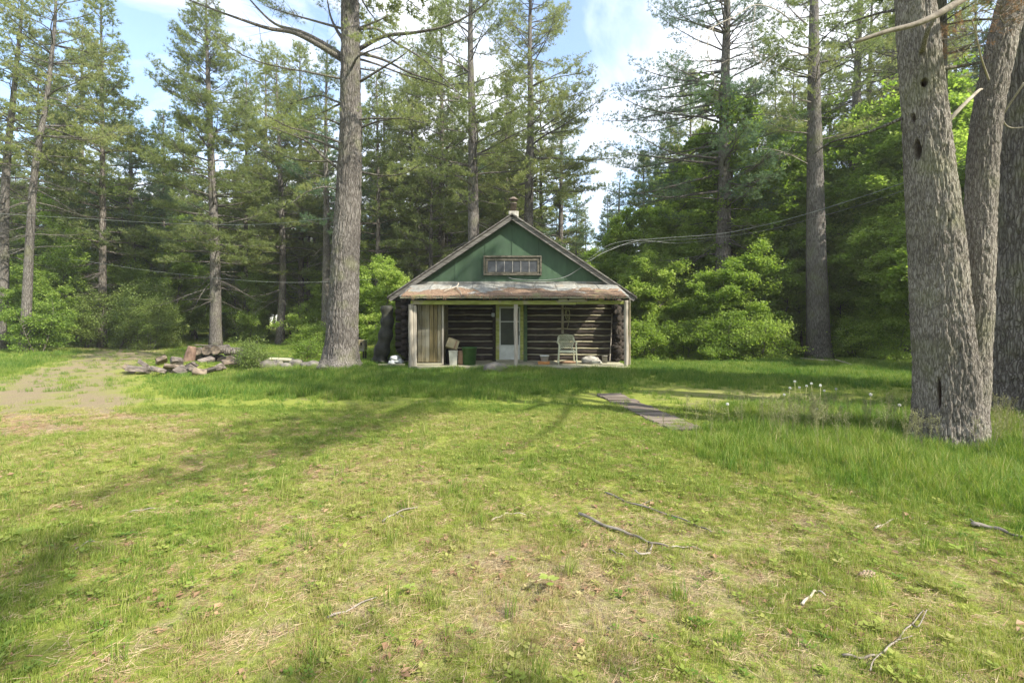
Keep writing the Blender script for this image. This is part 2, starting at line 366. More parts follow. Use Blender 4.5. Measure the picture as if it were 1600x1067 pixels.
M['fluff'] = mat('dandelion_fluff', (.62, .62, .58), (.75, .75, .70), (9, 9, 9), .9, 0)
M['bag'] = mat('faded_bag', (.16, .15, .13), (.34, .33, .29), (7, 7, 7), .7, .5)

# ground material: needle litter, moss, soil by the masks stored on the sheet
gm, t, out = new_mat('lawn_ground')
tc = N(t, 'ShaderNodeTexCoord')
ad = N(t, 'ShaderNodeAttribute', attribute_name='dirt'); ag = N(t, 'ShaderNodeAttribute', attribute_name='green')
n1 = N(t, 'ShaderNodeTexNoise', i_Scale=55.0, i_Detail=8.0, i_Roughness=.75); t.links.new(tc.outputs['Object'], n1.inputs['Vector'])
n2 = N(t, 'ShaderNodeTexNoise', i_Scale=3.2, i_Detail=8.0, i_Roughness=.7); t.links.new(tc.outputs['Object'], n2.inputs['Vector'])
n3 = N(t, 'ShaderNodeTexNoise', i_Scale=14.0, i_Detail=6.0, i_Roughness=.7); t.links.new(tc.outputs['Object'], n3.inputs['Vector'])
n4 = N(t, 'ShaderNodeTexVoronoi', i_Scale=160.0); t.links.new(tc.outputs['Object'], n4.inputs['Vector'])
lit = ramp(t, [(.3, (.12, .09, .052)), (.5, (.24, .195, .115)), (.72, (.40, .34, .215))]); t.links.new(n1.outputs[0], lit.inputs[0])
mos = ramp(t, [(.3, (.10, .125, .022)), (.52, (.21, .245, .045)), (.75, (.36, .38, .10))]); t.links.new(n1.outputs[0], mos.inputs[0])
fac = math_n(t, 'ADD', math_n(t, 'MULTIPLY', n2.outputs[0], 1.1), math_n(t, 'MULTIPLY', n3.outputs[0], .6))
fac = math_n(t, 'ADD', fac, math_n(t, 'MULTIPLY', math_n(t, 'SUBTRACT', ag.outputs['Fac'], .5), .7))
fr = ramp(t, [(.54, (0, 0, 0)), (.82, (1, 1, 1))]); t.links.new(fac, fr.inputs[0])
col = mixc(t, fr.outputs[0], lit.outputs[0], mos.outputs[0])
soil = ramp(t, [(.3, (.125, .095, .062)), (.7, (.31, .25, .17))]); t.links.new(n1.outputs[0], soil.inputs[0])
dfac = math_n(t, 'MULTIPLY', ad.outputs['Fac'], math_n(t, 'ADD', math_n(t, 'MULTIPLY', n3.outputs[0], 1.2), .3), clamp=True)
col = mixc(t, dfac, col, soil.outputs[0])
pr = N(t, 'ShaderNodeBsdfPrincipled', i_Roughness=.95); pr.inputs['Specular IOR Level'].default_value = .1; t.links.new(col, pr.inputs['Base Color'])
hh = math_n(t, 'ADD', n1.outputs[0], math_n(t, 'MULTIPLY', n4.outputs[0], .5))
b = N(t, 'ShaderNodeBump', i_Strength=.8, i_Distance=.015); t.links.new(hh, b.inputs['Height']); t.links.new(b.outputs[0], pr.inputs['Normal'])
t.links.new(pr.outputs[0], out.inputs[0]); M['ground'] = gm

# ------------------------------------------------------------------ ground sheet
DR = np.array([(-26, 31), (-21, 26.5), (-17, 20.5), (-12.6, 13.6), (-10, 10.6), (-8.2, 8.5), (-6.6, 7.35), (-4.0, 6.95), (1.2, 7.7)])
def seg_dist(x, y, pl):
    best = np.full(np.shape(x), 1e9); at = np.zeros(np.shape(x))
    for i in range(len(pl)-1):
        a, b_ = pl[i], pl[i+1]; d = b_-a; L2 = d@d
        tt = np.clip(((x-a[0])*d[0]+(y-a[1])*d[1])/L2, 0, 1)
        q = np.hypot(x-a[0]-tt*d[0], y-a[1]-tt*d[1]); m_ = q < best
        best = np.where(m_, q, best); at = np.where(m_, i+tt, at)
    return best, at
def dirt_mask(x, y):
    d, at = seg_dist(x, y, DR)
    w = np.interp(at, [0, 3, 5, 6, 8], [1.7, 1.25, 1.0, .8, .5])
    st = (1-.65*np.exp(-(d/.28)**2))*np.interp(at, [0, 4, 5, 6, 8], [.9, .8, .85, .6, .3])*np.clip(.35+1.3*fbm(x*1.3, y*1.3, 4), 0, 1)
    w = w*(1+.8*(fbm(x*.9, y*.9)-.5))
    m1 = st*(1-sst(w*.5, w*1.3, d))
    m2 = .32*np.exp(-(((x-5.0)/1.5)**2+((y-10.3)/1.3)**2)*1.2)
    m3 = .9*np.exp(-(((x-8.6)/1.4)**2+((y-7.4)/1.2)**2))+.8*np.exp(-(((x+5.75)/1.15)**2+((y-16.2)/1.0)**2)**2)+.6*np.exp(-(((x-5.6)/.85)**2+((y-6.15)/.75)**2)**2)
    return np.clip(m1+m2+m3, 0, 1)
def green_mask(x, y):          # 0 = thin thatch, 1 = lush
    n = fbm(x*.55+3, y*.55+8); g = .55+.9*(n-.5)
    g = np.maximum(g, .95*strip_mask(x, y)); g = np.maximum(g, .95*right_mask(x, y))
    g = g-.30*np.exp(-(((x-.9)/1.2)**2+((y-2.7)/.75)**2))-.25*np.exp(-(((x+.2)/1.6)**2+((y-3.0)/1.0)**2))
    return np.clip(g-.5*dirt_mask(x, y), 0, 1)
def strip_mask(x, y):          # long grass before the cabin and round the wood pile
    nb = (fbm(x*.6, y*.6)-.5)*3
    a = sst(9.2, 10.8, y+nb)*sst(4.0, 2.6, x)*sst(-15, -12, x+nb)
    b_ = sst(12, 15, y+nb)
    d, _ = seg_dist(x, y, DR)
    a = np.maximum(a, b_)*sst(1.2, 2.4, d+nb*.3)
    bare = np.exp(-(((x-5.2)/2.0)**2+((y-10.5)/1.7)**2))
    return np.clip(a-bare*1.2-.8*np.exp(-(((x+10.6)/2.3)**2+((y-15.6)/1.1)**2)), 0, 1)
def right_mask(x, y):
    nb = (fbm(x*.9+5, y*.9)-.5)*1.6+(fbm(x*3.5, y*3.5)-.5)*1.5
    e = 1.35+np.maximum(5.3-y, 0)*.95
    a = sst(-.5, 1.9, x-e+nb)*sst(2.6, 3.6, y)*sst(7.0, 6.6, y+nb*.2)
    b_ = sst(3.3, 4.2, x+nb*.4)*sst(6.2, 6.8, y)*sst(9.6, 8.4, y+nb*.4)
    c = sst(3.2, 4.8, x)*sst(10.5, 12.5, y+nb)
    return np.clip(np.maximum(np.maximum(a, b_), c), 0, 1)
ys = np.concatenate([-np.linspace(0, 1, 34)[::-1]**1.6*45, np.linspace(.12, 18, 170), 18+np.linspace(0, 1, 90)[1:]**1.8*280])
hs_ = np.linspace(0, 1, 118); xp = 9*hs_+330*hs_**5
xs = np.concatenate([-xp[::-1], xp[1:]])
X, Y = np.meshgrid(xs, ys); Z = gz(X, Y)
nx, ny = len(xs), len(ys)
i = np.arange(ny-1)[:, None]*nx+np.arange(nx-1)[None, :]
g = Geo(); g.add(np.stack([X, Y, Z], -1).reshape(-1, 3), None, np.stack([i, i+1, i+nx+1, i+nx], -1).reshape(-1, 4))
ground = g.build('ground', gm); tag(ground, kind='structure')
for nm, fn in (('dirt', dirt_mask), ('green', green_mask)):
    a = ground.data.attributes.new(nm, 'FLOAT', 'POINT'); a.data.foreach_set('value', fn(X, Y).astype(np.float32).ravel())

# ------------------------------------------------------------------ cabin
YF, YW = 16.0, 17.9              # porch posts, front log wall
cabin = thing('log_cabin', 'old dark log cabin with a green gable and an open front porch', 'cabin', (0, YW, -.12))
def part(name, m, fn, parent=cabin, smooth=False):
    g_ = Geo(); fn(g_); return g_.build(name, m, parent, smooth=smooth)
zl = [.02, .26, .50, .75, .99, 1.22, 1.49, 1.73, 1.98, 2.24]
def logtube(a, b_, r, seed):
    q = np.array([np.array(a)+(np.array(b_)-np.array(a))*s for s in np.linspace(0, 1, 15)])
    q = q+np.random.default_rng(seed).normal(0, .006, q.shape)
    return q, r*(1+np.random.default_rng(seed+1).normal(0, .035, 15))
k = 0
for j, z in enumerate(zl):
    for xa, xb in ((-4.35, -.64), (.50, 4.2)):
        if z > 2.1: continue
        k += 1
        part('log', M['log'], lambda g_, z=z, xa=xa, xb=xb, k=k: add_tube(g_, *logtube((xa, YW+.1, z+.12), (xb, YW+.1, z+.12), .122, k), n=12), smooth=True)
        part('chinking_strip', M['chink'], lambda g_, z=z, xa=xa, xb=xb, k=k: add_tube(g_, *logtube((max(xa, -4.0)+.02, YW-.015, z), (min(xb, 3.72)-.02, YW-.015, z+.01*math.sin(k*3)), .026, k+50), n=6), smooth=True)
part('log', M['log'], lambda g_: add_tube(g_, *logtube((-4.35, YW+.1, 2.3), (4.2, YW+.1, 2.3), .12, 99), n=12), smooth=True)
for sx, xx in ((-1, -3.98), (1, 3.92)):
    for j, z in enumerate(zl):
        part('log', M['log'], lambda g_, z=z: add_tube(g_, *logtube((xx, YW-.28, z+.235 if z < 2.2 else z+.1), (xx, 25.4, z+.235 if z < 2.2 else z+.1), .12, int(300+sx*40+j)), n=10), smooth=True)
        if z < 2.1: part('chinking_strip', M['chink'], lambda g_, z=z: add_tube(g_, *logtube((xx+sx*.11, YW+.3, z+.115), (xx+sx*.11, 25, z+.115), .025, 700+j), n=6), smooth=True)
for j, z in enumerate(zl): part('log', M['log'], lambda g_, z=z: add_tube(g_, *logtube((-4.3, 25.1, z+.12), (4.2, 25.1, z+.12), .12, 500+j), n=8), smooth=True)
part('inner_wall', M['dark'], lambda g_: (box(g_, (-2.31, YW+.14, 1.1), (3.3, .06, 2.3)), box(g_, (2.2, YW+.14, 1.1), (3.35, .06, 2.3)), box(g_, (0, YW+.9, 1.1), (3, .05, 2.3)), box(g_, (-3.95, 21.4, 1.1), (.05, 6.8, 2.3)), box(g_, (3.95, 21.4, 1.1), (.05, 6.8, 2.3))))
# gable of green plywood sheets, cut by the roof line
ax, az, ex, ez = 0.0, 5.32, 4.35, 2.40
sl = (az-ez)/ex
def gable_sheet(x0, x1, y, zb=2.30, th=.03, lim=None):
    def f(g_):
        xsn = sorted({x0, x1, *([0.0] if x0 < 0 < x1 else [])})
        top = [az-abs(x)*sl-.06 for x in xsn]
        n_ = len(xsn); V = [(x, y, zb) for x in xsn]+[(x, y, max(zz_, zb+.001)) for x, zz_ in zip(xsn, top)]
        V += [(a, y+th, c) for a, _, c in V]
        Q = []
        for q in range(n_-1):
            Q += [[q, q+1, n_+q+1, n_+q], [2*n_+q+1, 2*n_+q, 3*n_+q, 3*n_+q+1], [n_+q, n_+q+1, 3*n_+q+1, 3*n_+q]]
        Q += [[0, n_, 3*n_, 2*n_], [n_-1, 3*n_-1, 4*n_-1, 2*n_-1][::1]]
        g_.add(V, None, Q)
    return f
seams = [-4.3, -3.2, -2.1, -1.0, .005, .99, 2.0, 3.1, 4.3]
for q in range(len(seams)-1):
    part('green_panel', M['green'], gable_sheet(seams[q]+.004, seams[q+1]-.004, YW-.03+(q % 2)*.004))
for q in range(1, len(seams)-1):
    x = seams[q]
    if abs(x) < 3.5: part('panel_batten', M['green'], lambda g_, x=x: box(g_, (x, YW-.037, (2.9+az-abs(x)*sl-.1)/2), (.035, .012, az-abs(x)*sl-.1-2.9), bev=.002))
part('back_gable', M['green'], gable_sheet(-4.3, 4.3, 25.2))
# attic window
win = part('window', M['winframe'], lambda g_: [box(g_, c, s, bev=.006) for c, s in (
    ((.02, YW-.075, 3.90), (2.16, .07, .075)), ((.02, YW-.075, 3.235), (2.16, .09, .06)), ((-1.03, YW-.07, 3.57), (.065, .06, .60)), ((1.07, YW-.07, 3.57), (.065, .06, .60)))])
part('window_sash', M['winframe'], lambda g_: [box(g_, c, s, bev=.004) for c, s in (
    ((.02, YW-.058, 3.79), (1.96, .045, .085)), ((.02, YW-.058, 3.30), (1.96, .045, .05)), ((-.94, YW-.058, 3.55), (.08, .045, .44)), ((.98, YW-.058, 3.55), (.08, .045, .44)))], win)
for q in range(6):
    x0 = -.90+q*1.84/6
    part('pane', M['pane'], lambda g_, x0=x0: box(g_, (x0+.153, YW-.052, 3.535), (.298, .006, .40)), win)
for q in range(1, 6): part('muntin', M['muntin'], lambda g_, q=q: box(g_, (-.90+q*1.84/6, YW-.062, 3.535), (.022, .026, .42), bev=.003), win)
# roof: two slabs of shingles, barge boards
YR0, YR1 = YW-.32, 25.9
rf = part('roof', M['shingle'], lambda g_: None or [bar(g_, (sx*(4.56), (YR0+YR1)/2, 2.39), (0, (YR0+YR1)/2, 5.42), YR1-YR0, .05, bev=.01, up=(0, 0, 1) if False else (sx*-.55, 0, .83)) for sx in (-1, 1)] ) if False else None
def roof_slab(sx):
    def f(g_):
        n_ = 24; rows = []
        for q in range(n_+1):
            s = q/n_; x = sx*4.58*(1-s); z = 2.36+(5.44-2.36)*s
            rows.append((x, z))
        for q in range(n_):                      # shingle courses, each lapping the one below
            (x0, z0), (x1, z1) = rows[q], rows[q+1]
            V = []; m_ = 16
            for yy in np.linspace(YR0, YR1, m_+1):
                w = rng.normal(0, .006)
                V += [(x0, yy, z0+.055+w), (x1, yy, z1+.03), (x0, yy, z0+.02+w)]
            Q = []
            for c in range(m_):
                a = c*3; Q += [[a, a+3, a+4, a+1], [a+2, a+5, a+3, a]]
            g_.add(V, None, Q)
        V = [(sx*4.58, YR0, 2.36), (0, YR0, 5.44), (0, YR1, 5.44), (sx*4.58, YR1, 2.36)]
        V += [(a, b_, c-.04) for a, b_, c in V]
        g_.add(V, None, [[0, 1, 2, 3], [4, 7, 6, 5], [0, 4, 5, 1], [3, 2, 6, 7], [0, 3, 7, 4]])
    return f
for sx in (-1, 1):
    r_ = part('roof', M['shingle'], roof_slab(sx))
    part('barge_board', M['barge'], lambda g_, sx=sx: bar(g_, (sx*4.50, YR0+.03, 2.30), (sx*.01, YR0+.03, 5.31), .17, .03, bev=.004, up=(0, 1, 0)), r_)
    part('fascia_strip', M['barge'], lambda g_, sx=sx: bar(g_, (sx*4.56, YR0-.012, 2.385), (sx*.01, YR0-.012, 5.43), .045, .05, bev=.004, up=(0, 1, 0)), r_)
    part('soffit_board', M['dark'], lambda g_, sx=sx: bar(g_, (sx*4.45, YR0+.17, 2.33), (sx*.02, YR0+.17, 5.30), .03, .24, bev=.004, up=(0, 1, 0)), r_)
for xx in (-4.42, 4.42): part('eave_board', M['barge'], lambda g_: box(g_, (xx, (YR0+YR1)/2, 2.33), (.03, YR1-YR0-.1, .14), bev=.004))
# chimney
ch = part('chimney', M['concrete'], lambda g_: box(g_, (.06, 20.2, 5.72), (.40, .40, .75), bev=.02, jit=.006))
part('flue', M['rust'], lambda g_: lathe(g_, [(.0, 6.05), (.13, 6.05), (.13, 6.42), (.15, 6.43), (.15, 6.46), (.12, 6.46), (0, 6.46)], (.06, 20.2, 0), 14), ch, True)
part('flue_cap', M['rust'], lambda g_: lathe(g_, [(.0, 6.60), (.21, 6.585), (.215, 6.60), (.06, 6.72), (.0, 6.73)], (.06, 20.2, 0), 14), ch, False)
for q in range(4):
    a = q*math.pi/2+.5
    part('flue_strap', M['rust'], lambda g_, a=a: bar(g_, (.06+.13*math.cos(a), 20.2+.13*math.sin(a), 6.42), (.06+.16*math.cos(a), 20.2+.16*math.sin(a), 6.60), .02, .01, bev=0), ch)
# porch roof
def proof(x0, x1, ya, za, yb, zb, th=.03, jn=.008, nx_=40, ny_=12):
    def f(g_):
        u, v = np.meshgrid(np.linspace(0, 1, nx_), np.linspace(0, 1, ny_))
        X_ = x0+(x1-x0)*u; Y_ = ya+(yb-ya)*v; Z_ = za+(zb-za)*v+(fbm(X_*2.2, Y_*3.1)-.5)*jn*4
        i_ = np.arange(ny_-1)[:, None]*nx_+np.arange(nx_-1)[None, :]
        top = np.stack([X_, Y_, Z_], -1).reshape(-1, 3); k_ = len(top); Q = np.stack([i_, i_+1, i_+nx_+1, i_+nx_], -1).reshape(-1, 4)
        bot = top-np.array([0, 0, th])
        g_.add(np.vstack([top, bot]), None, np.vstack([Q, Q[:, ::-1]+k_,
            [[a+1, a, a+k_, a+1+k_] for a in range(nx_-1)], [[(ny_-1)*nx_+a, (ny_-1)*nx_+a+1, (ny_-1)*nx_+a+1+k_, (ny_-1)*nx_+a+k_] for a in range(nx_-1)],
            [[a*nx_, (a+1)*nx_, (a+1)*nx_+k_, a*nx_+k_] for a in range(ny_-1)], [[(a+1)*nx_-1, (a+1)*nx_-1+k_, (a+2)*nx_-1+k_, (a+2)*nx_-1] for a in range(ny_-1)]]))
    return f
pr_ = part('porch_roof', M['board_x'], proof(-3.66, 3.78, 15.68, 2.30, YW-.05, 2.885, .035, .001))
for q in range(10):
    x0 = -3.69+q*.751
    part('tin_sheet', M['tin'], proof(x0, x0+.765, 15.66, 2.318+(q % 2)*.006, YW-.045, 2.90+(q % 2)*.006, .004, .004, 14, 12), pr_, True)
def litter(g_):
    f = proof(-3.62, 3.74, 15.67, 2.345, 17.05, 2.70, .02, .012, 150, 40); f(g_)
    v = g_.V[0]; n_ = 150*40; top = v[:n_]
    e = (fbm(top[:, 0]*2.1, top[:, 1]*2.1+3)-.5)
    kk = sst(16.3, 17.25, top[:, 1]+e*2.4+(fbm(top[:, 0]*11, top[:, 1]*11)-.5)*1.3)
    top[:, 2] += .018*fbm(top[:, 0]*9, top[:, 1]*9)-kk*.075
lt = Geo(); litter(lt); lo_ = lt.build('needle_litter', M['litter'], pr_, smooth=True); tag(lo_, kind='stuff')
gh = Geo()                                           # strands of moss and needles hanging off the eave
nh = 420; hx = rng.uniform(-3.6, 3.75, nh); hl = rng.uniform(.02, .07, nh)*(1+1.2*(fbm(hx*2.2, 0*hx) > .55)); hy = 15.665+rng.normal(0, .006, nh)
V = np.stack([np.stack([hx-.012, hy, np.full(nh, 2.35)], -1), np.stack([hx+.012, hy, np.full(nh, 2.35)], -1), np.stack([hx+rng.normal(0, .015, nh), hy-.01, 2.32-hl], -1)], 1).reshape(-1, 3)
gh.add(V, np.arange(nh*3).reshape(-1, 3)); tag(gh.build('hanging_litter', M['litter'], pr_), kind='stuff')
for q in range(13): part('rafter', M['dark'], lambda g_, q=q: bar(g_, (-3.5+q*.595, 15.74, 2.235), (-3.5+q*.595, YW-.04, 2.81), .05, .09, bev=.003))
part('wall_flashing', M['tin'], lambda g_: box(g_, (.03, YW-.05, 2.935), (7.5, .02, .09), bev=.003))
# porch frame
part('porch_beam', M['olive'], lambda g_: box(g_, (-.62, YF, 2.13), (5.5, .10, .13), bev=.01, jit=.003))
part('porch_beam', M['olive'], lambda g_: box(g_, (3.0, YF+.01, 2.135), (1.72, .10, .12), bev=.01, jit=.003))
part('beam_splice', M['board_x'], lambda g_: box(g_, (2.02, YF-.075, 2.2), (.95, .035, .10), RY(-1.2), bev=.005, jit=.003))
part('beam_block', M['olive'], lambda g_: box(g_, (2.98, YF-.07, 2.21), (.2, .03, .09), bev=.005, jit=.003))
for x, w in ((-3.36, .16), (.13, .12), (3.80, .13)):
    def post(g_, x=x, w=w):
        p_ = curve([(x, YF-.02, -.16), (x+.012, YF-.02, .6), (x-.006, YF-.02, 1.3), (x, YF-.02, 2.07 if x < 3 else 2.2)], 7)
        add_tube(g_, p_, w/2*1.12*(1+rng.normal(0, .02, len(p_))), n=9)
    part('porch_post', M['board'], post, smooth=True)
part('post_board', M['board'], lambda g_: box(g_, (-3.22, YF-.04, .98), (.10, .04, 2.1), bev=.006, jit=.003))
part('corner_board', M['tan_board'], lambda g_: box(g_, (3.93, YF+.03, 1.15), (.05, .10, 2.2), bev=.006, jit=.003))
# porch floor boards
for q in range(13):
    yq = YF-.14+q*.155
    part('floor_board', M['board_x'], lambda g_, q=q, yq=yq: box(g_, (.25+rng.normal(0, .02), yq+.07, .0), (7.3, .147, .035), bev=.005, jit=.003))
part('floor_edge', M['board_x'], lambda g_: box(g_, (.25, YF-.165, -.06), (7.25, .035, .13), bev=.006, jit=.004))
part('floor_joist', M['dark'], lambda g_: [box(g_, (x_, YF+.8, -.08), (.08, 1.8, .11)) for x_ in np.linspace(-3.3, 3.8, 8)])
# closet of upright boards at the left end of the porch
cl = part('storage_closet', M['dark'], lambda g_: (box(g_, (-2.83, YF+.33, 1.06), (.80, .03, 2.05)), box(g_, (-2.40, YF+1.1, 1.06), (.03, 1.5, 2.05)), box(g_, (-3.3, YF+1.1, 1.06), (.03, 1.5, 2.05))))
for q in range(6):
    wq = .128
    part('closet_board', M['amber_board'] if q in (3, 4) else M['tan_board'], lambda g_, q=q: box(g_, (-3.135+q*.135, YF+.28+.006*(q % 2), 1.10), (wq, .025, 1.95), bev=.004, jit=.002), cl)
part('closet_trim', M['board'], lambda g_: box(g_, (-2.345, YF+.27, 1.06), (.065, .05, 2.05), bev=.004, jit=.002), cl)
part('closet_sill', M['board_x'], lambda g_: box(g_, (-2.80, YF+.25, .06), (.85, .08, .06), bev=.004, jit=.002), cl)
for q in range(9): part('closet_side_board', M['tan_board'], lambda g_, q=q: box(g_, (-2.375, YF+.40+q*.16, 1.06), (.022, .15, 2.0), bev=.003, jit=.002), cl)
# door
part('door_post', M['dark'], lambda g_: box(g_, (-.665, YW-.03, 1.07), (.12, .16, 2.12), bev=.006))
part('door_post', M['green_trim'], lambda g_: box(g_, (.50, YW-.03, 1.07), (.13, .16, 2.12), bev=.006))
part('door_frame', M['olive'], lambda g_: (box(g_, (-.535, YW-.07, 1.10), (.13, .13, 2.06), bev=.008), box(g_, (.365, YW-.07, 1.10), (.12, .13, 2.06), bev=.008), box(g_, (-.085, YW-.072, 2.09), (.775, .12, .08), bev=.006)))
dr = part('screen_door', M['alum'], lambda g_: [box(g_, c, s, bev=.004) for c, s in (
    ((-.445, YW-.1, 1.06), (.05, .03, 1.96)), ((.275, YW-.1, 1.06), (.05, .03, 1.96)), ((-.085, YW-.1, 2.01), (.67, .03, .06)), ((-.085, YW-.1, 1.49), (.67, .03, .035)), ((-.085, YW-.1, .60), (.67, .03, .05)))])
part('kick_panel', M['alum'], lambda g_: (box(g_, (-.085, YW-.097, .33), (.67, .016, .49), bev=.003), *[box(g_, (-.4+q*.09, YW-.107, .33), (.012, .006, .43)) for q in range(8)]), dr)
part('screen', M['screen'], lambda g_: box(g_, (-.085, YW-.09, 1.04), (.67, .004, .85)), dr)
part('glass_pane', M['screen'], lambda g_: box(g_, (-.085, YW-.09, 1.745), (.67, .004, .47)), dr)
part('door_handle', M['dark'], lambda g_: bar(g_, (.27, YW-.14, .98), (.27, YW-.14, 1.14), .02, .03), dr)
part('inner_door', M['tan_board'], lambda g_: box(g_, (-.085, YW+.02, 1.05), (.74, .04, 1.98)))
part('door_sill', M['board_x'], lambda g_: box(g_, (-.085, YW-.12, .05), (1.0, .16, .06), bev=.006))
part('socket_box', M['white'], lambda g_: (box(g_, (-.70, YW-.14, 1.74), (.11, .05, .14), bev=.01), box(g_, (-.70, YW-.17, 1.74), (.04, .014, .06), bev=.003)))
part('wall_board', M['tan_board'], lambda g_: box(g_, (1.88, YW-.07, 1.62), (.085, .035, 1.15), bev=.004))
part('corner_post', M['dark'], lambda g_: [add_tube(g_, *logtube((3.83+.08*math.sin(z*9), YW-.42-.1*math.sin(z*5), z+.11), (3.83, YW, z+.11), .115, int(z*100)+9), n=9) for z in zl[:-1]], smooth=True)
# things on the porch
def cord(name, label, cat, pts, r, m, k=8, n=6, origin=None):
    g_ = Geo(); add_tube(g_, curve(pts, k), r, n=n)
    return tag(g_.build(name, m, None, origin or pts[0]), label, cat)
th = np.linspace(0, 2*math.pi*2.2, 34)
loop = [(1.97, YW-.13, 2.05)]+[(2.05+.085*math.sin(a), YW-.15-.004*a, 1.84-.16*math.cos(a)-.01*a) for a in th]+[(2.10, YW-.15, 1.5), (2.04, YW-.14, 1.25), (1.92, YW-.13, 1.22)]
cord('rope', 'thin olive rope coiled and hanging on the dark logs above the plastic chair', 'rope', loop, .010, M['rope'], 3, 5)
cord('walking_stick', 'pale straight pole leaning on the log wall near the right corner of the porch', 'stick', [(3.55, YW-.45, .02), (3.63, YW-.3, .8), (3.70, YW-.17, 1.80)], .018, M['pale_twig'])

# lattice-back plastic chair
cx, cyy, s_ = 1.90, 16.62, 1.14
chair = thing('plastic_chair', 'cream plastic garden chair with a lattice back on the porch', 'chair', (cx, cyy, .02))
def cpt(x, y, z): return (cx+x*s_, cyy+y*s_, .02+z*s_)
for sx in (-1, 1):
    part('leg', M['chair'], lambda g_, sx=sx: add_tube(g_, curve([cpt(sx*.275, -.24, 0), cpt(sx*.262, -.235, .3), cpt(sx*.25, -.22, .63)], 5), np.linspace(.020, .026, 11), n=7), chair, True)
    part('leg', M['chair'], lambda g_, sx=sx: add_tube(g_, curve([cpt(sx*.25, .25, 0), cpt(sx*.235, .21, .3), cpt(sx*.225, .19, .44)], 5), np.linspace(.020, .026, 11), n=7), chair, True)
    part('armrest', M['chair'], lambda g_, sx=sx: add_tube(g_, curve([cpt(sx*.25, -.245, .60), cpt(sx*.275, -.15, .645), cpt(sx*.285, .05, .655), cpt(sx*.25, .20, .70), cpt(sx*.21, .25, .80)], 5), .026, n=7), chair, True)
part('seat', M['chair'], lambda g_: (box(g_, cpt(0, -.01, .41), (.49*s_, .44*s_, .025), bev=.01), box(g_, cpt(0, -.225, .39), (.50*s_, .03, .06), bev=.01), box(g_, cpt(0, .20, .40), (.46*s_, .03, .05), bev=.01)), chair)
def back_outline():
    return curve([cpt(-.17, .20, .44), cpt(-.215, .235, .60), cpt(-.25, .27, .74), cpt(-.20, .30, .85), cpt(0, .31, .885), cpt(.20, .30, .85), cpt(.25, .27, .74), cpt(.215, .235, .60), cpt(.17, .20, .44)], 6)
bk = part('backrest_frame', M['chair'], lambda g_: add_tube(g_, back_outline(), .022, n=7), chair, True)
def lattice(g_):
    def inside(x, z): 
        if z < .46 or z > .87: return False
        w = np.interp(z, [.44, .60, .74, .85, .89], [.17, .215, .245, .19, .03]); return abs(x) < w
    for sg in (-1, 1):
        for c in np.arange(-1.0, 1.6, .062):
            seg = [(x, (x*sg*1.15+c)) for x in np.linspace(-.25, .25, 60)]
            ins = [p for p in seg if inside(*p)]
            if len(ins) > 3:
                a, b_ = ins[0], ins[-1]
                bar(g_, cpt(a[0], .205+(a[1]-.44)*.24, a[1]), cpt(b_[0], .205+(b_[1]-.44)*.24, b_[1]), .016, .010, bev=0)
part('back_lattice', M['chair'], lattice, chair)

def tub(name, label, cat, loc, r0, r1, h, m, rim=.014, rot=None, group=None, n=22, sq=False):
    g_ = Geo(); lathe(g_, [(0, 0), (r0, 0), (r1, h-.03), (r1+rim, h-.03), (r1+rim, h), (r1-.01, h), (r0-.01, .02), (0, .02)], (0, 0, 0), 4 if sq else n)
    o = g_.build(name, m, smooth=not sq); o.location = loc
    if rot: o.rotation_euler = rot
    elif sq: o.rotation_euler = (0, 0, R(45+4))
    return tag(o, label, cat, group)
tub('trash_can', 'green plastic trash can standing on the porch left of the door', 'trash can', (-1.46, 16.45, .02), .21, .255, .60, M['bin_green'])
tub('waste_bin', 'tall light grey bin under the tilted box by the closet', 'bin', (-1.99, 16.28, .02), .165, .20, .50, M['bin_grey'], sq=True)
g_ = Geo(); box(g_, (0, 0, .24), (.16, .26, .48), bev=.006); o = g_.build('carton', M['brownbin']); o.location = (-1.76, 16.5, .02)
tag(o, 'narrow brown carton between the grey bin and the green trash can', 'carton')
bx_ = thing('cardboard_box', 'tan cardboard box tipped on top of the grey bin by the closet', 'box', (-2.1, 16.40, .55)); bx_.rotation_euler = (0, 0, 0)
g_ = Geo(); box(g_, (0, 0, .17), (.40, .34, .30), bev=.008); o = g_.build('box_body', M['card']); o.parent = bx_
g_ = Geo(); box(g_, (0, 0, .335), (.41, .35, .025), bev=.006); o = g_.build('lid', M['card']); o.parent = bx_
g_ = Geo(); box(g_, (.1, -.173, .17), (.05, .004, .3)); o = g_.build('tape_strip', M['brownbin']); o.parent = bx_
bx_.rotation_euler = (R(-14), R(20), R(8))
for q in range(3):
    g_ = Geo(); bar(g_, (-2.26+q*.055, 16.75+q*.02, .02), (-2.33+q*.05, 17.5, .85-q*.1), .09, .03, bev=.004)
    tag(g_.build('scrap_board', M['dark'] if q < 2 else M['board'], origin=(-2.2+q*.1, 16.9, .02)), ['dark scrap board leaning nearest the closet on the porch', 'dark scrap board leaning behind the tipped box', 'grey scrap board leaning behind the grey bin'][q], 'board', 'boards leaning in the porch corner')
tub('bucket', 'small white plastic tub standing on an orange planter on the porch', 'bucket', (1.13, 16.68, .115), .115, .148, .21, M['white'])
g_ = Geo(); box(g_, (0, 0, .045), (.40, .20, .09), bev=.012); box(g_, (0, 0, .088), (.43, .23, .02), bev=.006); o = g_.build('planter_box', M['orange']); o.location = (1.10, 16.62, .02)
tag(o, 'flat orange planter box beneath the small white tub', 'planter')
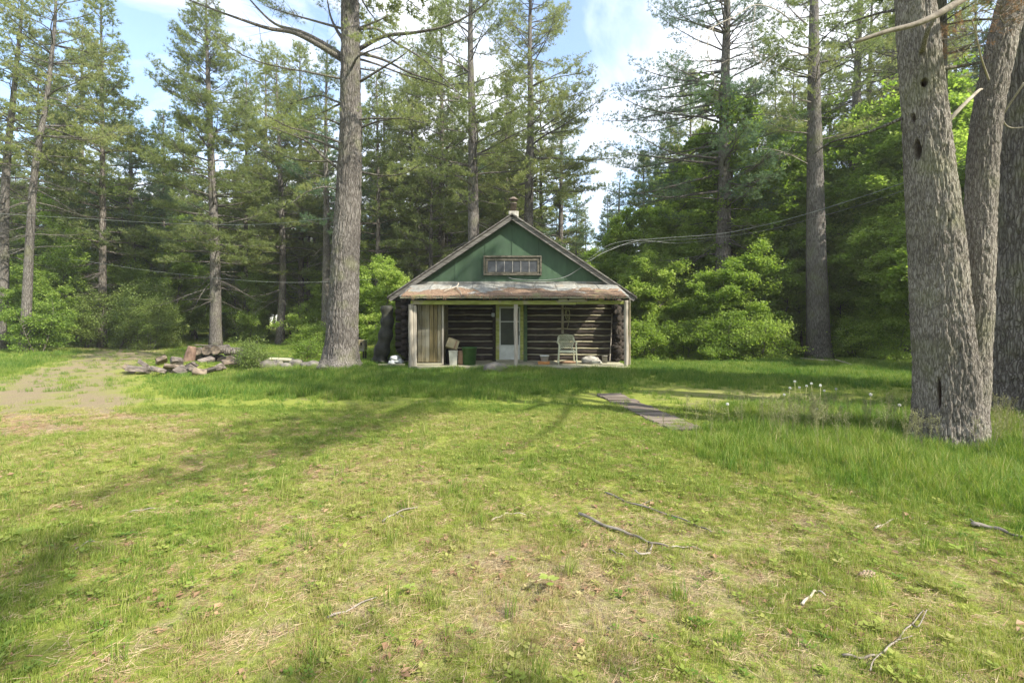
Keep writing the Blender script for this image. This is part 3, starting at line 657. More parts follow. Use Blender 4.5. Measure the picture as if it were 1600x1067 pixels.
def lump(g_, c, s, seed, n=12, m_=9, amp=.3, flat=.0):
    th_, ph = np.meshgrid(np.linspace(0, 2*np.pi, n, endpoint=False), np.linspace(0.02, np.pi-.02, m_))
    d = np.stack([np.sin(ph)*np.cos(th_), np.sin(ph)*np.sin(th_), np.cos(ph)], -1)
    r = 1+amp*(fbm(d[..., 0]*1.4+seed*3.1, d[..., 1]*1.4+seed, d[..., 2]*1.4+seed*.7, 4)-.5)*2
    V = d*r[..., None]*np.asarray(s)
    V[..., 2] = np.maximum(V[..., 2], -s[2]*.6)
    i_ = np.arange(m_-1)[:, None]*n; j = np.arange(n)[None, :]; k_ = (np.arange(n)+1)[None, :] % n
    g_.add(V.reshape(-1, 3)+np.asarray(c), None, np.stack([i_+j, i_+n+j, i_+n+k_, i_+k_], -1).reshape(-1, 4))
def single(name, m, label, cat, fn, origin, group=None, smooth=True):
    g_ = Geo(); fn(g_); return tag(g_.build(name, m, origin=origin, smooth=smooth), label, cat, group)
single('rag_heap', M['bag'], 'crumpled pale grey sacks on the porch right of the plastic chair', 'sack', lambda g_: (lump(g_, (2.72, 17.1, .12), (.30, .2, .16), 3, amp=.45, n=20, m_=14), lump(g_, (3.0, 17.25, .08), (.2, .15, .12), 5, amp=.5, n=16, m_=10)), (2.75, 17.1, .02))
single('flat_cushion', M['brownbin'], 'faded reddish cushion lying under the plastic chair', 'cushion', lambda g_: lump(g_, (1.98, 16.98, .06), (.34, .2, .055), 4, amp=.15, n=18, m_=10), (1.98, 16.98, .02))
single('paint_tin', M['bag'], 'small dusty tin against the logs near the leaning pole', 'tin', lambda g_: lathe(g_, [(0, 0), (.1, 0), (.1, .24), (.108, .24), (.108, .255), (0, .25)], (3.32, 17.2, .02), 16), (3.32, 17.2, .02))
single('garden_hose', M['bin_grey'], 'coil of pale hose lying flat at the right end of the porch', 'hose', lambda g_: add_tube(g_, [(2.95+.2*math.cos(a)*(1-.01*a), 16.75+.14*math.sin(a), .04+.004*a) for a in np.linspace(0, 18, 80)], .013, n=5), (2.95, 16.75, .02))
single('forked_branch', M['pale_twig'], 'pale forked branch fallen on the left part of the porch roof', 'branch', lambda g_: (
    add_tube(g_, curve([(-2.27, 15.95, 2.50), (-2.1, 16.4, 2.62), (-1.93, 16.75, 2.72), (-1.90, 17.1, 2.86)], 4), np.linspace(.012, .024, 13), n=6),
    add_tube(g_, curve([(-1.95, 16.7, 2.70), (-1.82, 16.3, 2.58), (-1.70, 15.9, 2.47), (-1.66, 15.68, 2.36)], 4), np.linspace(.022, .010, 13), n=6),
    add_tube(g_, curve([(-2.1, 16.35, 2.61), (-2.3, 16.3, 2.60), (-2.42, 16.1, 2.56)], 4), np.linspace(.014, .006, 9), n=5)), (-2.0, 16.4, 2.6))
single('drooping_cable', M['cable'], 'white cable drooping across the green gable to the right rafter', 'cable', lambda g_: add_tube(g_, curve([(-.12, YW-.08, 3.12), (.15, YW-.1, 3.06), (1.1, YW-.12, 3.02), (1.9, YW-.14, 3.12), (2.5, YW-.25, 3.45), (2.78, YR0-.05, 3.72)], 8), .013, n=5), (0, YW-.1, 3.1))
single('tarp_bundle', M['tarp'], 'dark folded tarp hanging at the left side of the cabin under the eave', 'tarp', lambda g_: add_tube(g_, curve([(-4.52, 17.3, 2.05), (-4.48, 17.25, 1.5), (-4.55, 17.2, .9), (-4.70, 17.15, .25), (-4.72, 17.15, -.1)], 6), np.linspace(.20, .30, 25)*(1+.12*np.sin(np.arange(25)*1.3)), n=14), (-4.6, 17.2, -.1))
single('white_sack', M['white'], 'white sack slumped on boards beside the left porch post', 'sack', lambda g_: (lump(g_, (-4.10, 16.9, .21), (.17, .15, .10), 9, amp=.75, n=24, m_=16), lump(g_, (-4.02, 16.95, .08), (.21, .18, .11), 11, amp=.7, n=24, m_=16), lump(g_, (-4.2, 16.85, .06), (.15, .14, .10), 15, amp=.7, n=20, m_=14)), (-4.1, 16.9, .0))
single('board_stack', M['board_x'], 'low stack of grey boards beside the left porch post', 'boards', lambda g_: [box(g_, (-4.15, 16.55, -.07+q*.045), (.9, .22, .035), RZ(4*q-4), bev=.004, jit=.003) for q in range(3)], (-4.1, 16.5, -.1), smooth=False)
single('boulder', M['stone'], 'low brown boulder half buried in grass before the middle porch post', 'boulder', lambda g_: lump(g_, (-.55, 15.35, -.08), (.42, .3, .26), 21, n=26, m_=18, amp=.35), (-.55, 15.35, -.1))

# boardwalk of weathered boards set in the lawn
bw = thing('boardwalk', 'short walk of weathered brown boards laid in the grass before the cabin', 'boardwalk', (2.1, 8.4, gz1(2.1, 8.4)))
pa, pb = np.array(G(948, 616)[:2]), np.array(G(1075, 674)[:2])
nb_ = 26; dd = (pb-pa); ang = math.atan2(dd[1], dd[0])
for q in range(nb_):
    s = (q+.5)/nb_; c = pa+dd*s; L = np.linalg.norm(dd)/nb_
    zt = gz1(*c)+.012+rng.normal(0, .005)
    part('plank', M['path'], lambda g_: box(g_, (c[0]+rng.normal(0, .012), c[1], zt), (L*.94, .52+rng.normal(0, .035), .03), RZ(math.degrees(ang)+rng.normal(0, 2.0))@RX(rng.normal(0, .7)), bev=.004, jit=.003), bw)

# ------------------------------------------------------------------ pines
def dirs(az_, el): return np.stack([np.cos(el)*np.cos(az_), np.cos(el)*np.sin(az_), np.sin(el)], -1)
def unit(v): return v/(np.linalg.norm(v, axis=-1, keepdims=True)+1e-9)
def cones(g_, A, B, r, tint=.5):                      # thin three-sided twigs, all at once
    A = np.asarray(A); B = np.asarray(B); n = len(A)
    if n == 0: return
    T = unit(B-A); S = unit(np.cross(T, np.array([.3, .2, 1.]))); U = np.cross(T, S); r = np.broadcast_to(r, (n,))[:, None]
    V = np.stack([A+S*r, A+(-.5*S+.87*U)*r, A+(-.5*S-.87*U)*r, B], 1).reshape(-1, 3)
    b_ = np.arange(n)[:, None]*4
    g_.add(V, np.concatenate([b_+[0, 1, 3], b_+[1, 2, 3], b_+[2, 0, 3]]), None, None, tint)
def needles(g_, O, D, rg, k=7, ln=.11, w=.006, spread=.75, tint=None):
    n = len(O)
    if n == 0: return
    T = unit(D); r1 = unit(rg.normal(size=(n, k, 3)))
    d = unit(T[:, None, :]+spread*r1); L = ln*rg.uniform(.7, 1.15, (n, k, 1))
    tip = O[:, None, :]+d*L; sd = unit(np.cross(d, rg.normal(size=(n, k, 3))))*w*.5
    mid = O[:, None, :]+d*L*.12
    V = np.stack([mid-sd, mid+sd, tip], 2).reshape(-1, 3)
    ti = np.repeat(rg.normal(.5, .17, n) if tint is None else tint, k*3)
    g_.add(V, np.arange(n*k*3).reshape(-1, 3), None, None, np.clip(ti, 0, 1))
def limb_sprays(wood, leaf, p, L, rg, live=(.25, 1.), sub=.30, tuft=.11, k=7, ln=.11, w=.006, seclen=.44, lift=.12, keep=1.0):
    """side shoots and needle tufts along one limb given as a polyline p"""
    s = np.linspace(0, 1, len(p)); n = max(3, int(L*(live[1]-live[0])/sub*2))
    u = live[0]+(live[1]-live[0])*(np.arange(n)+rg.uniform(0, 1, n))/n; u = u[rg.random(n) < keep]; n = len(u)
    if n == 0: return
    O = np.stack([np.interp(u, s, p[:, i_]) for i_ in range(3)], -1)
    Tn = unit(np.stack([np.interp(u, s, np.gradient(p[:, i_])) for i_ in range(3)], -1))
    S = unit(np.cross(Tn, np.array([0, 0, 1.]))); sg = np.where(np.arange(n) % 2, 1, -1)[:, None]
    ang = rg.uniform(.6, 1.15, (n, 1))
    D = unit(Tn*np.cos(ang)+S*sg*np.sin(ang)+np.array([0, 0, 1.])*rg.normal(lift, .16, (n, 1)))
    l = (seclen*L*(1.02-u)*rg.uniform(.6, 1.1, n)+.22)[:, None]
    E = O+D*l+np.array([0, 0, .06])*l
    cones(wood, O, E, .004+.004*l[:, 0])
    m_ = np.maximum(2, (l[:, 0]/tuft).astype(int)); idx = np.repeat(np.arange(n), m_)
    f = (1-rg.random(len(idx))**1.4*.62)[:, None]
    TO = O[idx]+(E-O)[idx]*f+rg.normal(0, 1, (len(idx), 3))*np.array([.09, .09, .04])
    base = rg.normal(.5, .13, n)[idx]+rg.normal(0, .1, len(idx))
    needles(leaf, TO, D[idx]*.8+np.array([0, 0, .5])+rg.normal(0, .4, (len(idx), 3)), rg, k, ln, w, .85, base)
    # short bare twigs under the shoots
    m2 = rg.random(n) < .5
    cones(wood, O[m2], O[m2]+(Tn[m2]*.5+rg.normal(0, .6, (m2.sum(), 3)))*.28, .004)
def limb_path(o, az_, el, L, rg, droop=.0, tipup=.25, k=9, wob=.05):
    s = np.linspace(0, 1, k); d = dirs(np.full(k, az_)+np.cumsum(rg.normal(0, .08, k)), el-droop*np.sin(s*np.pi)+tipup*s**2+np.cumsum(rg.normal(0, wob, k)))
    return np.vstack([o, o+np.cumsum(d*L/k, 0)])
def trunk_at(path, z):
    p = np.asarray(path); i_ = np.argsort(p[:, 2]); return np.array([np.interp(z, p[i_, 2], p[i_, 0]), np.interp(z, p[i_, 2], p[i_, 1]), z])
def pine_crown(wood, leaf, path, radf, rg, z0, z1, Lmax, step=.55, nb=(3, 6), dead0=None, prof=.7, density=1., el0=.05, el1=.7, needle=None, lop=None, skip=.0, live0=.42, droop=.15):
    nd = dict(sub=.30, tuft=.12, k=7, ln=.11, w=.007); nd.update(needle or {})
    z = dead0 if dead0 is not None else z0
    while z < z1-.3:
        dead = z < z0; tt = max(0, (z-z0)/(z1-z0)); o = trunk_at(path, z); n = rg.integers(*nb)
        for q in range(n):
            if rg.random() < skip: continue
            a = rg.uniform(0, 2*np.pi)
            L = Lmax*(1-tt)**prof*min(1, .55+tt*3)*rg.uniform(.55, 1.12)
            if lop is not None: L *= 1+lop[1]*math.cos(a-lop[0])
            if dead: L = Lmax*rg.uniform(.2, .65)
            if L < .25: L = .25
            el = el0+(el1-el0)*tt**1.2+rg.normal(0, .1)
            p = limb_path(o, a, el if not dead else rg.normal(-.05, .2), L, rg, droop if not dead else .25, .3 if not dead else -.1)
            r0 = min(.010+.010*L, radf(z)*.5)
            add_tube(wood, p, np.linspace(r0, .004, len(p)), n=5, cap=False)
            if dead:
                m_ = int(L*8); u = rg.uniform(.25, 1, m_); s = np.linspace(0, 1, len(p))
                O = np.stack([np.interp(u, s, p[:, i_]) for i_ in range(3)], -1)
                cones(wood, O, O+(dirs(a+rg.normal(0, .9, m_), rg.normal(-.05, .4, m_)))*rg.uniform(.2, .9, m_)[:, None], .006)
            else: limb_sprays(wood, leaf, p, L, rg, (live0*rg.uniform(.6, 1.3), 1.), nd['sub']/density, nd['tuft'], nd['k'], nd['ln'], nd['w'])
        z += step*rg.uniform(.7, 1.3)*(1-.35*tt)
def taper_path(x, y, z0, H, rg, lean=(0, 0), wob=.05, k=22):
    z = np.linspace(z0, H, k); s = (z-z0)/(H-z0)
    return np.stack([x+lean[0]*s+wob*np.sin(s*5+rg.uniform(0, 6))*s, y+lean[1]*s+wob*np.sin(s*4+rg.uniform(0, 6))*s, z], -1)
def trunk_r(r0, z0, H, flare=.35):
    return lambda z: r0*(1-.93*np.clip((z-z0)/(H-z0), 0, 1)**1.1)*(1+flare*np.exp(-np.maximum(np.asarray(z)-z0, 0)/.35))+.01

def grown_pine(name, loc, H, r0, crown0, spread, seed, label, cat='pine tree', group=None, lean=(0, 0), leafmat='needle', barkm='bark', pts=None, **kw):
    rg = np.random.default_rng(seed); x, y, z0 = loc
    if pts is not None: path = curve(pts, 8)
    else: path = taper_path(x, y, z0-.1, H, rg, lean)
    rf_ = trunk_r(r0, z0, H)
    wood, leaf = Geo(), Geo()
    add_tube(wood, path, rf_(path[:, 2]), n=16)
    pine_crown(wood, leaf, path, rf_, rg, crown0, H, spread, **kw)
    t_ = thing(name, label, cat, loc, group)
    wood.build('trunk', M[barkm], t_); leaf.build('crown', M[leafmat], t_, smooth=False)
    return t_
def copy_tree(src, loc, rz, sc, label, cat, group, names=None):
    r = src.copy(); C.objects.link(r); r.location = loc; r.rotation_euler = (0, 0, rz); r.scale = sc
    r['label'] = label; r['category'] = cat; r['group'] = group
    for c in src.children:
        q = c.copy(); C.objects.link(q); q.parent = r
        for d in c.children:
            e = d.copy(); C.objects.link(e); e.parent = q
    return r

NF = dict(sub=.22, tuft=.105, k=8, ln=.25, w=.040)
N3 = dict(sub=.23, tuft=.11, k=8, ln=.21, w=.030)      # far crowns: fewer, larger tufts
# big pine left of the cabin
bp_pts = [P(532, 578, 16.2), P(536, 500, 16.2), P(540, 400, 16.2), P(545, 300, 16.2), P(548, 200, 16.2), P(548, 100, 16.2), P(547, 0, 16.2), P(545, -120, 16.2), P(548, -300, 16.3), P(546, -420, 16.2)]
bp_loc = (bp_pts[0][0], 16.2, gz1(bp_pts[0][0], 16.2))
def big_trunk(path, rfun, seed, n=90, furrow=.018, freq=11, vf=3.2, holes=(), flute=.06, base=0, wd=.16):
    def disp(th_, s, rr):
        x = np.cos(th_)*rr; y = np.sin(th_)*rr
        wx = fbm(x*5+seed, y*5, s*2.2)*.12
        a = fbm((x+wx)*freq, (y+wx)*freq, s*vf+seed, 3)*2-1
        b_ = fbm((x-wx)*freq*1.3+31, (y)*freq*1.3, s*vf*1.7+seed*2, 3)*2-1
        f = np.exp(-(a/wd)**2)+.6*np.exp(-(b_/wd)**2)
        d = -furrow*np.minimum(f, 1.2)+furrow*.7*(fbm(x*30, y*30, s*12)-.5)
        if flute: d = d+flute*rr*np.exp(-np.maximum(s-base, 0)/.8)*np.sin(th_*5+seed)+.02*(fbm(x*2, y*2, s*1.1+seed)-.5)
        hm = np.zeros(np.shape(d))
        for (t0, s0, wt, ws, dp) in holes:
            q = ((np.angle(np.exp(1j*(th_-t0)))*rr/wt)**2+((s-s0)/ws)**2)
            d = d-dp*np.exp(-q**4)+.008*np.exp(-((q-1.9)/.5)**2); hm = np.maximum(hm, np.exp(-(q*.85)**4))
        mask.append(hm); return d
    mask = []; g_ = Geo(); add_tube(g_, path, rfun(path[:, 2]), n=n, disp=disp); m_ = mask[0].ravel(); g_.TI[0][:len(m_)] = .5+.5*m_; return g_
bp = thing('big_pine', 'massive grey barked pine standing alone just left of the cabin', 'pine tree', bp_loc)
path = curve(bp_pts, 30)
bpr = lambda z: np.interp(z, [-.2, 0, .25, .8, 2, 4, 6, 8, 10.5, 14, 21], [.95, .80, .62, .545, .505, .465, .42, .375, .33, .26, .05])
big_trunk(path, bpr, 5, n=120, furrow=.032, freq=9, vf=1.7).build('trunk', M['bark'], bp)
rg = np.random.default_rng(51)
BP = [  # limbs traced from the picture: rows of (px, py), depth drift, radius, live foliage from
 ([(532, 92), (500, 72), (460, 52), (420, 45), (380, 32), (330, 14), (270, -10)], -1.6, .10, .75),
 ([(532, 86), (505, 68), (470, 50), (430, 38), (395, 5), (372, -25)], .6, .09, 2),
 ([(540, 68), (525, 45), (515, 20), (508, -25)], 1.2, .07, .6),
 ([(530, 44), (480, 30), (445, 20), (415, 10)], 1.5, .045, .5),
 ([(563, 76), (600, 57), (650, 51), (700, 40), (742, 18), (775, -10)], -.8, .075, .7),
 ([(563, 45), (590, 46), (620, 68), (660, 92), (690, 120), (722, 150)], .8, .06, 2),
 ([(565, 84), (600, 94), (640, 114), (690, 131), (718, 146)], 1.7, .055, .55),
 ([(566, 126), (600, 105), (625, 90), (647, 72)], -.6, .045, 2),
 ([(567, 42), (590, 33), (606, 26)], -.4, .04, 2),
 ([(566, 108), (590, 112), (612, 120)], -.3, .03, 2),
 ([(534, 268), (505, 245), (480, 222), (440, 205), (415, 196)], -.5, .055, .45),
 ([(530, 234), (490, 218), (450, 208), (425, 200)], .9, .05, .35),
 ([(532, 195), (505, 185), (470, 190)], -1.2, .035, .2),
 ([(564, 200), (590, 190), (625, 185), (660, 192)], -1.0, .035, .2),
 ([(528, 160), (500, 150), (465, 158), (440, 170)], 1.3, .035, .2),
 ([(534, 300), (510, 292), (480, 300), (455, 318)], -1.4, .03, .3),
]
leaf = Geo()
for row, drift, r0, lv in BP:
    p = curve([P(px_, py_, 16.2-.25*np.sign(-drift)*0+drift*(i_/(len(row)-1))**.9) for i_, (px_, py_) in enumerate(row)], 5)
    p[0] = p[0]+(p[0]-p[1])*.8
    w_ = Geo(); add_tube(w_, p, np.linspace(r0, .012, len(p)), n=7)
    L = np.linalg.norm(np.diff(p, axis=0), axis=1).sum()
    m_ = int(L*3.2); u = rg.uniform(.25, 1, m_); s = np.linspace(0, 1, len(p)); O = np.stack([np.interp(u, s, p[:, q]) for q in range(3)], -1)
    Tn = unit(np.stack([np.interp(u, s, np.gradient(p[:, q])) for q in range(3)], -1))
    cones(w_, O, O+(Tn*.6+rg.normal(0, .6, (m_, 3)))*rg.uniform(.3, .9, (m_, 1)), .009)
    if lv < 1: limb_sprays(w_, leaf, p, max(L, 1.8), rg, (lv, 1.), .18, .085, 9, .15, .013)
    w_.build('branch', M['bark'], bp)
wood = Geo()
for z_, a_, L_ in ((8.9, 2.7, 3.6), (9.6, 3.5, 4.2), (10.4, .3, 3.8), (8.2, 5.9, 3.0), (11.0, 2.2, 4.0), (7.4, 3.9, 3.2), (9.9, 5.2, 3.4), (6.6, .1, 2.4), (6.9, 2.9, 2.6)):
    w_ = Geo(); p = limb_path(trunk_at(path, z_), a_, .05, L_, rg, .25, .2); add_tube(w_, p, np.linspace(.045, .008, len(p)), n=6, cap=False); limb_sprays(w_, leaf, p, L_, rg, (.35, 1.), .17, .085, 9, .16, .014); w_.build('branch', M['bark'], bp)
pine_crown(wood, leaf, path, bpr, rg, 12.3, 20.5, 4.6, step=.7, needle=NF, skip=.15)
wood.build('upper_limbs', M['bark'], bp); leaf.build('crown', M['needle'], bp, smooth=False)

# twin-trunk pine and its neighbour at the right edge
tw_loc = (5.6, 6.15, gz1(5.6, 6.15))
tw = thing('twin_trunk_pine', 'near twin-trunked pine with woodpecker holes at the right of the lawn', 'pine tree', tw_loc)
pA = curve([P(1482, 702, 6.1), P(1479, 600, 6.1), P(1471, 500, 6.1), P(1464, 400, 6.1), P(1454, 280, 6.12), P(1446, 190, 6.15), P(1438, 100, 6.15), P(1429, 0, 6.2), P(1415, -150, 6.3), P(1400, -330, 6.4), P(1395, -700, 6.5), P(1390, -1150, 6.6)], 42)
rA = lambda z: np.interp(z, [-.2, 0, .3, .8, 1.6, 2.4, 3.4, 4.6, 5.6, 9, 14.5], [.46, .39, .35, .33, .315, .292, .265, .235, .212, .14, .03])
hit = lambda py: CH+(HZ-py)/F*6.1
sA = lambda py: (hit(py)-pA[0][2])*1.003
FRONT = -math.pi/2
# find which tube angle faces the camera: A = cross(T, ref) with ref +Y and T up = -X ; B = cross(T, A)
def ang_of(dx, dy): return math.atan2(*( (lambda A_, B_: (dx*B_[0]+dy*B_[1], dx*A_[0]+dy*A_[1]))((-1, 0), (0, -1)) ))
def face(u, px_):                                   # tube angle of the spot u half-widths right of the middle as seen from the camera
    vx = (px_-800)/F; n_ = math.hypot(vx, 1); d = (-vx/n_, -1/n_); r = (1/n_, -vx/n_); w = math.sqrt(1-u*u); return ang_of(d[0]*w+r[0]*u, d[1]*w+r[1]*u)
holes = [(face(.08, 1445), sA(136), .036, .042, .12), (face(-.5, 1440), sA(185), .026, .050, .10), (face(-.42, 1440), sA(237), .036, .115, .14), (face(.5, 1450), sA(352), .014, .018, .05), (face(-.22, 1460), sA(610), .016, .17, .09)]
gA = big_trunk(pA, rA, 11, flute=.10, n=230, furrow=.020, freq=24, vf=3.6, holes=holes)
gA.build('trunk', M['bark_near'], tw)
pB = curve([P(1503, 700, 6.2), P(1516, 600, 6.25), P(1524, 500, 6.25), P(1528, 400, 6.25), P(1533, 300, 6.3), P(1540, 200, 6.3), P(1558, 100, 6.3), P(1582, 0, 6.3), P(1612, -120, 6.3), P(1650, -330, 6.3), P(1670, -900, 6.4)], 50)
rB = lambda z: np.interp(z, [-.2, 0, .4, 1.2, 2.4, 3.4, 4.6, 5.6, 8, 13], [.34, .28, .22, .185, .18, .168, .165, .155, .12, .02])
big_trunk(pB, rB, 23, n=130, furrow=.016, freq=24, vf=3.8, holes=[(face(-.6, 1515), (hit(532)-pB[0][2]), .025, .045, .07)]).build('trunk', M['bark_near'], tw)
rg = np.random.default_rng(77); leaf = Geo()
TW = [([(1560, -35, 6.0), (1490, 8, 5.55), (1455, 28, 5.45), (1425, 40, 5.42), (1385, 50, 5.40), (1337, 66, 5.40)], .045, 'bare_limb'),
      ([(1440, 80, 5.95), (1449, 48, 5.75), (1462, 25, 5.65)], .04, 'bark_near'),
      ([(1410, 185, 6.2), (1375, 200, 6.4), (1340, 212, 6.7), (1300, 222, 7.2), (1272, 240, 7.6)], .022, 'bark'),
      ([(1408, 15, 6.3), (1370, 22, 6.6), (1320, 38, 7.0)], .02, 'bark'),
      ([(1476, 196, 6.1), (1500, 170, 6.05), (1528, 143, 6.15), (1534, 140, 6.2)], .028, 'pale_twig'),
      ([(1468, 108, 6.3), (1505, 103, 6.5), (1545, 95, 6.3)], .028, 'bark_near'),
      ([(1545, 125, 6.2), (1533, 90, 5.9), (1525, 55, 5.7), (1518, 30, 5.6)], .012, 'pale_twig'),
      ([(1600, 130, 6.6), (1570, 175, 6.9), (1568, 190, 7.0), (1580, 200, 7.1), (1610, 198, 7.0)], .014, 'pale_twig')]
for row, r0, mm in TW:
    p = curve([P(*q) for q in row], 5); w_ = Geo(); add_tube(w_, p, np.linspace(r0, r0*.45, len(p)), n=9)
    if mm != 'pale_twig' and r0 < .03:
        m_ = 10; u = rg.uniform(.3, 1, m_); s = np.linspace(0, 1, len(p)); O = np.stack([np.interp(u, s, p[:, q]) for q in range(3)], -1)
        cones(w_, O, O+rg.normal(0, .22, (m_, 3)), .004)
    w_.build('branch', M[mm], tw)
wood = Geo(); pine_crown(wood, leaf, pA, rA, rg, 7.6, 14.0, 3.6, step=.6, needle=NF, skip=.1)
pine_crown(wood, leaf, pB, rB, rg, 7.2, 12.6, 3.0, step=.6, needle=NF, skip=.1)
wood.build('upper_limbs', M['bark'], tw); leaf.build('crown', M['needle'], tw, smooth=False)
dry = Geo(); w_ = Geo(); rg = np.random.default_rng(9)          # spray of dead orange needles between the trunks
for q in range(9):
    o = np.array(P(1530+rg.uniform(-10, 40), 35+rg.uniform(-20, 30), 6.0+rg.uniform(-.4, .3)))
    p = limb_path(o, rg.uniform(0, 6.28), rg.normal(-.2, .3), .55, rg)
    add_tube(w_, p, np.linspace(.008, .003, len(p)), n=4, cap=False); limb_sprays(w_, dry, p, .6, rg, (.2, 1), .09, .05, 9, .09, .0022, .3)
dr_ = w_.build('dead_spray', M['twig'], tw); dry.build('dead_needles', M['needle_dry'], dr_, smooth=False)
tc_loc = (8.35, 7.55, gz1(8.35, 7.55))
tcx = thing('edge_pine', 'thick dark pine trunk cut by the right edge behind the twin-trunked pine', 'pine tree', tc_loc)
pC = curve([P(1618, 660, 7.55), P(1617, 560, 7.55), P(1612, 450, 7.55), P(1611, 350, 7.55), P(1612, 200, 7.55), P(1614, 50, 7.55), P(1618, -100, 7.6), P(1620, -400, 7.6), P(1622, -900, 7.6)], 36)
rC = lambda z: np.interp(z, [-.2, .3, .8, 1.6, 3, 5, 8, 15], [.95, .80, .66, .56, .44, .36, .27, .03])
big_trunk(pC, rC, 41, n=170, furrow=.042, freq=10, vf=2.4).build('trunk', M['bark'], tcx)
wood, leaf = Geo(), Geo(); rg = np.random.default_rng(90); pine_crown(wood, leaf, pC, rC, rg, 7.5, 14.5, 4.0, step=.65, needle=NF, skip=.1)
for tgt, z_, r_, lv in (((7.3, 3.0, 7.3), 7.0, .07, 2), ((6.9, .4, 10.4), 9.2, .09, .3), ((8.3, 1.4, 11.2), 10.2, .09, .35), ((6.0, 2.6, 9.4), 8.6, .06, .4)):  # limbs out of view, added to throw branch shadow and dapple on the lawn
    o_ = trunk_at(pC, z_); p = curve([o_, o_*.6+np.array(tgt)*.4+np.array([.2, 0, .35]), np.array(tgt), np.array(tgt)+(np.array(tgt)-o_)*.35+np.array([-.5, 0, -.2])], 6); add_tube(wood, p, np.linspace(r_, .012, len(p)), n=7)
    if lv < 1: limb_sprays(wood, leaf, p, 5.0, rg, (lv, 1.), .12, .09, 8, .2, .024, .34)
wood.build('upper_limbs', M['bark'], tcx); leaf.build('crown', M['needle'], tcx, smooth=False)

def ptrunk(rows, Y, z0):   # trunk points through picture rows, rooted in the ground
    pts = [P(a, b_, Y) for a, b_ in rows]; pts[0] = (pts[0][0], Y, z0-.15); return pts
def hero(name, label, rows, Y, H_top, wpx, seed, crown0, spread, **kw):
    x0 = (rows[0][0]-800)/F*Y; z0 = gz1(x0, Y); pts = ptrunk(rows, Y, z0)
    if pts[-1][2] < H_top: pts.append((pts[-1][0]+.1, Y, H_top))
    return grown_pine(name, (x0, Y, z0), H_top, wpx/F*Y/2, crown0, spread, seed, label, pts=pts, **kw)
N2 = dict(sub=.20, tuft=.088, k=9, ln=.18, w=.022)
hero('pine_tree', 'pine with a pointed sunlit crown behind the wood pile', [(337, 541), (336, 400), (330, 250), (325, 120), (322, 30)], 28, 21.5, 17, 101, 4.6, 5.2, dead0=2.7, step=.55, needle=dict(sub=.17, tuft=.085, k=10, ln=.19, w=.024), nb=(4, 7), lop=(2.9, .15), el1=.9, prof=.75)
hero('pine_tree', 'slim pine with a bare sunlit lower trunk between the wood pile and the big pine', [(437, 536), (442, 420), (437, 250), (432, 120)], 32, 19.5, 12, 102, 4.2, 4.6, dead0=3.0, step=.6, needle=dict(sub=.18, tuft=.085, k=9, ln=.20, w=.026), nb=(4, 6), el1=.8)
hero('pine_tree', 'tall pine rising behind the left slope of the cabin roof', [(741, 560), (740, 360), (738, 200), (735, 60)], 27, 24, 22, 103, 7.2, 5.6, dead0=6.0, step=.65, needle=N2, nb=(3, 6), skip=.1)
hero('pine_tree', 'tall pine rising right behind the cabin chimney', [(824, 560), (826, 340), (829, 180), (828, 60)], 28.5, 24, 19, 104, 7.6, 5.6, dead0=6.2, step=.62, needle=N2, nb=(3, 6), lop=(.3, .2))
hero('pine_tree', 'small pine with a narrow top right of the cabin chimney', [(873, 545), (876, 380), (877, 250)], 36, 18.8, 11, 105, 5.5, 3.0, step=.55, needle=N3, nb=(3, 6), leafmat='needle_blue')
hero('pine_tree', 'large dark blue-green pine spreading over the maples right of the cabin', [(1130, 556), (1130, 420), (1132, 250), (1133, 120), (1136, 20)], 23.5, 23, 27, 106, 6.6, 5.6, dead0=4.8, step=.5, needle=dict(sub=.24, tuft=.11, k=8, ln=.17, w=.019), nb=(4, 7), lop=(3.14, .35), leafmat='needle_blue', droop=.2, el0=.0)
t7 = hero('pine_tree', 'straight bare grey pine trunk right of the maples', [(1280, 560), (1276, 430), (1274, 300), (1272, 150), (1272, 10)], 20.5, 21, 33, 107, 11.0, 3.6, dead0=10.2, step=.7, needle=N2, skip=.35)
rg = np.random.default_rng(15)
DB = [([(1262, 85), (1230, 88), (1190, 86), (1150, 92)], -.8, .04), ([(1262, 40), (1240, 20), (1225, 0)], .4, .04), ([(1262, 60), (1220, 20), (1180, 8), (1150, 25), (1110, 45), (1085, 70), (1050, 105)], -2.5, .03), ([(1180, 10), (1175, 60), (1185, 90), (1200, 110)], -2.3, .015), ([(1115, 42), (1105, 75), (1118, 125)], -2.6, .014), ([(1262, 190), (1230, 185), (1200, 178)], .8, .03), ([(1262, 256), (1230, 240), (1200, 232)], -.5, .02)]
gl = Geo()
for row, drift, r0 in DB:
    p = curve([P(a, b_, 20.4+drift*(i_/(len(row)-1)) if r0 > .016 else 20.4+drift) for i_, (a, b_) in enumerate(row)], 5); w_ = Geo(); add_tube(w_, p, np.linspace(r0, .01, len(p)), n=6)
    m_ = 16; u = rg.uniform(.2, 1, m_); s = np.linspace(0, 1, len(p)); O = np.stack([np.interp(u, s, p[:, q]) for q in range(3)], -1)
    E = O+rg.normal(0, .55, (m_, 3))+np.array([-.2, 0, -.3]); cones(w_, O, E, .012)
    mi = O+(E-O)*.5; cones(w_, mi, mi+rg.normal(0, .3, (m_, 3)), .007)
    if row[0][1] in (190, ): limb_sprays(w_, gl, p, 2.4, rg, (.1, 1), .16, .08, 9, .15, .014)
    w_.build('branch', M['pale_twig' if r0 < .035 else 'twig'], t7)
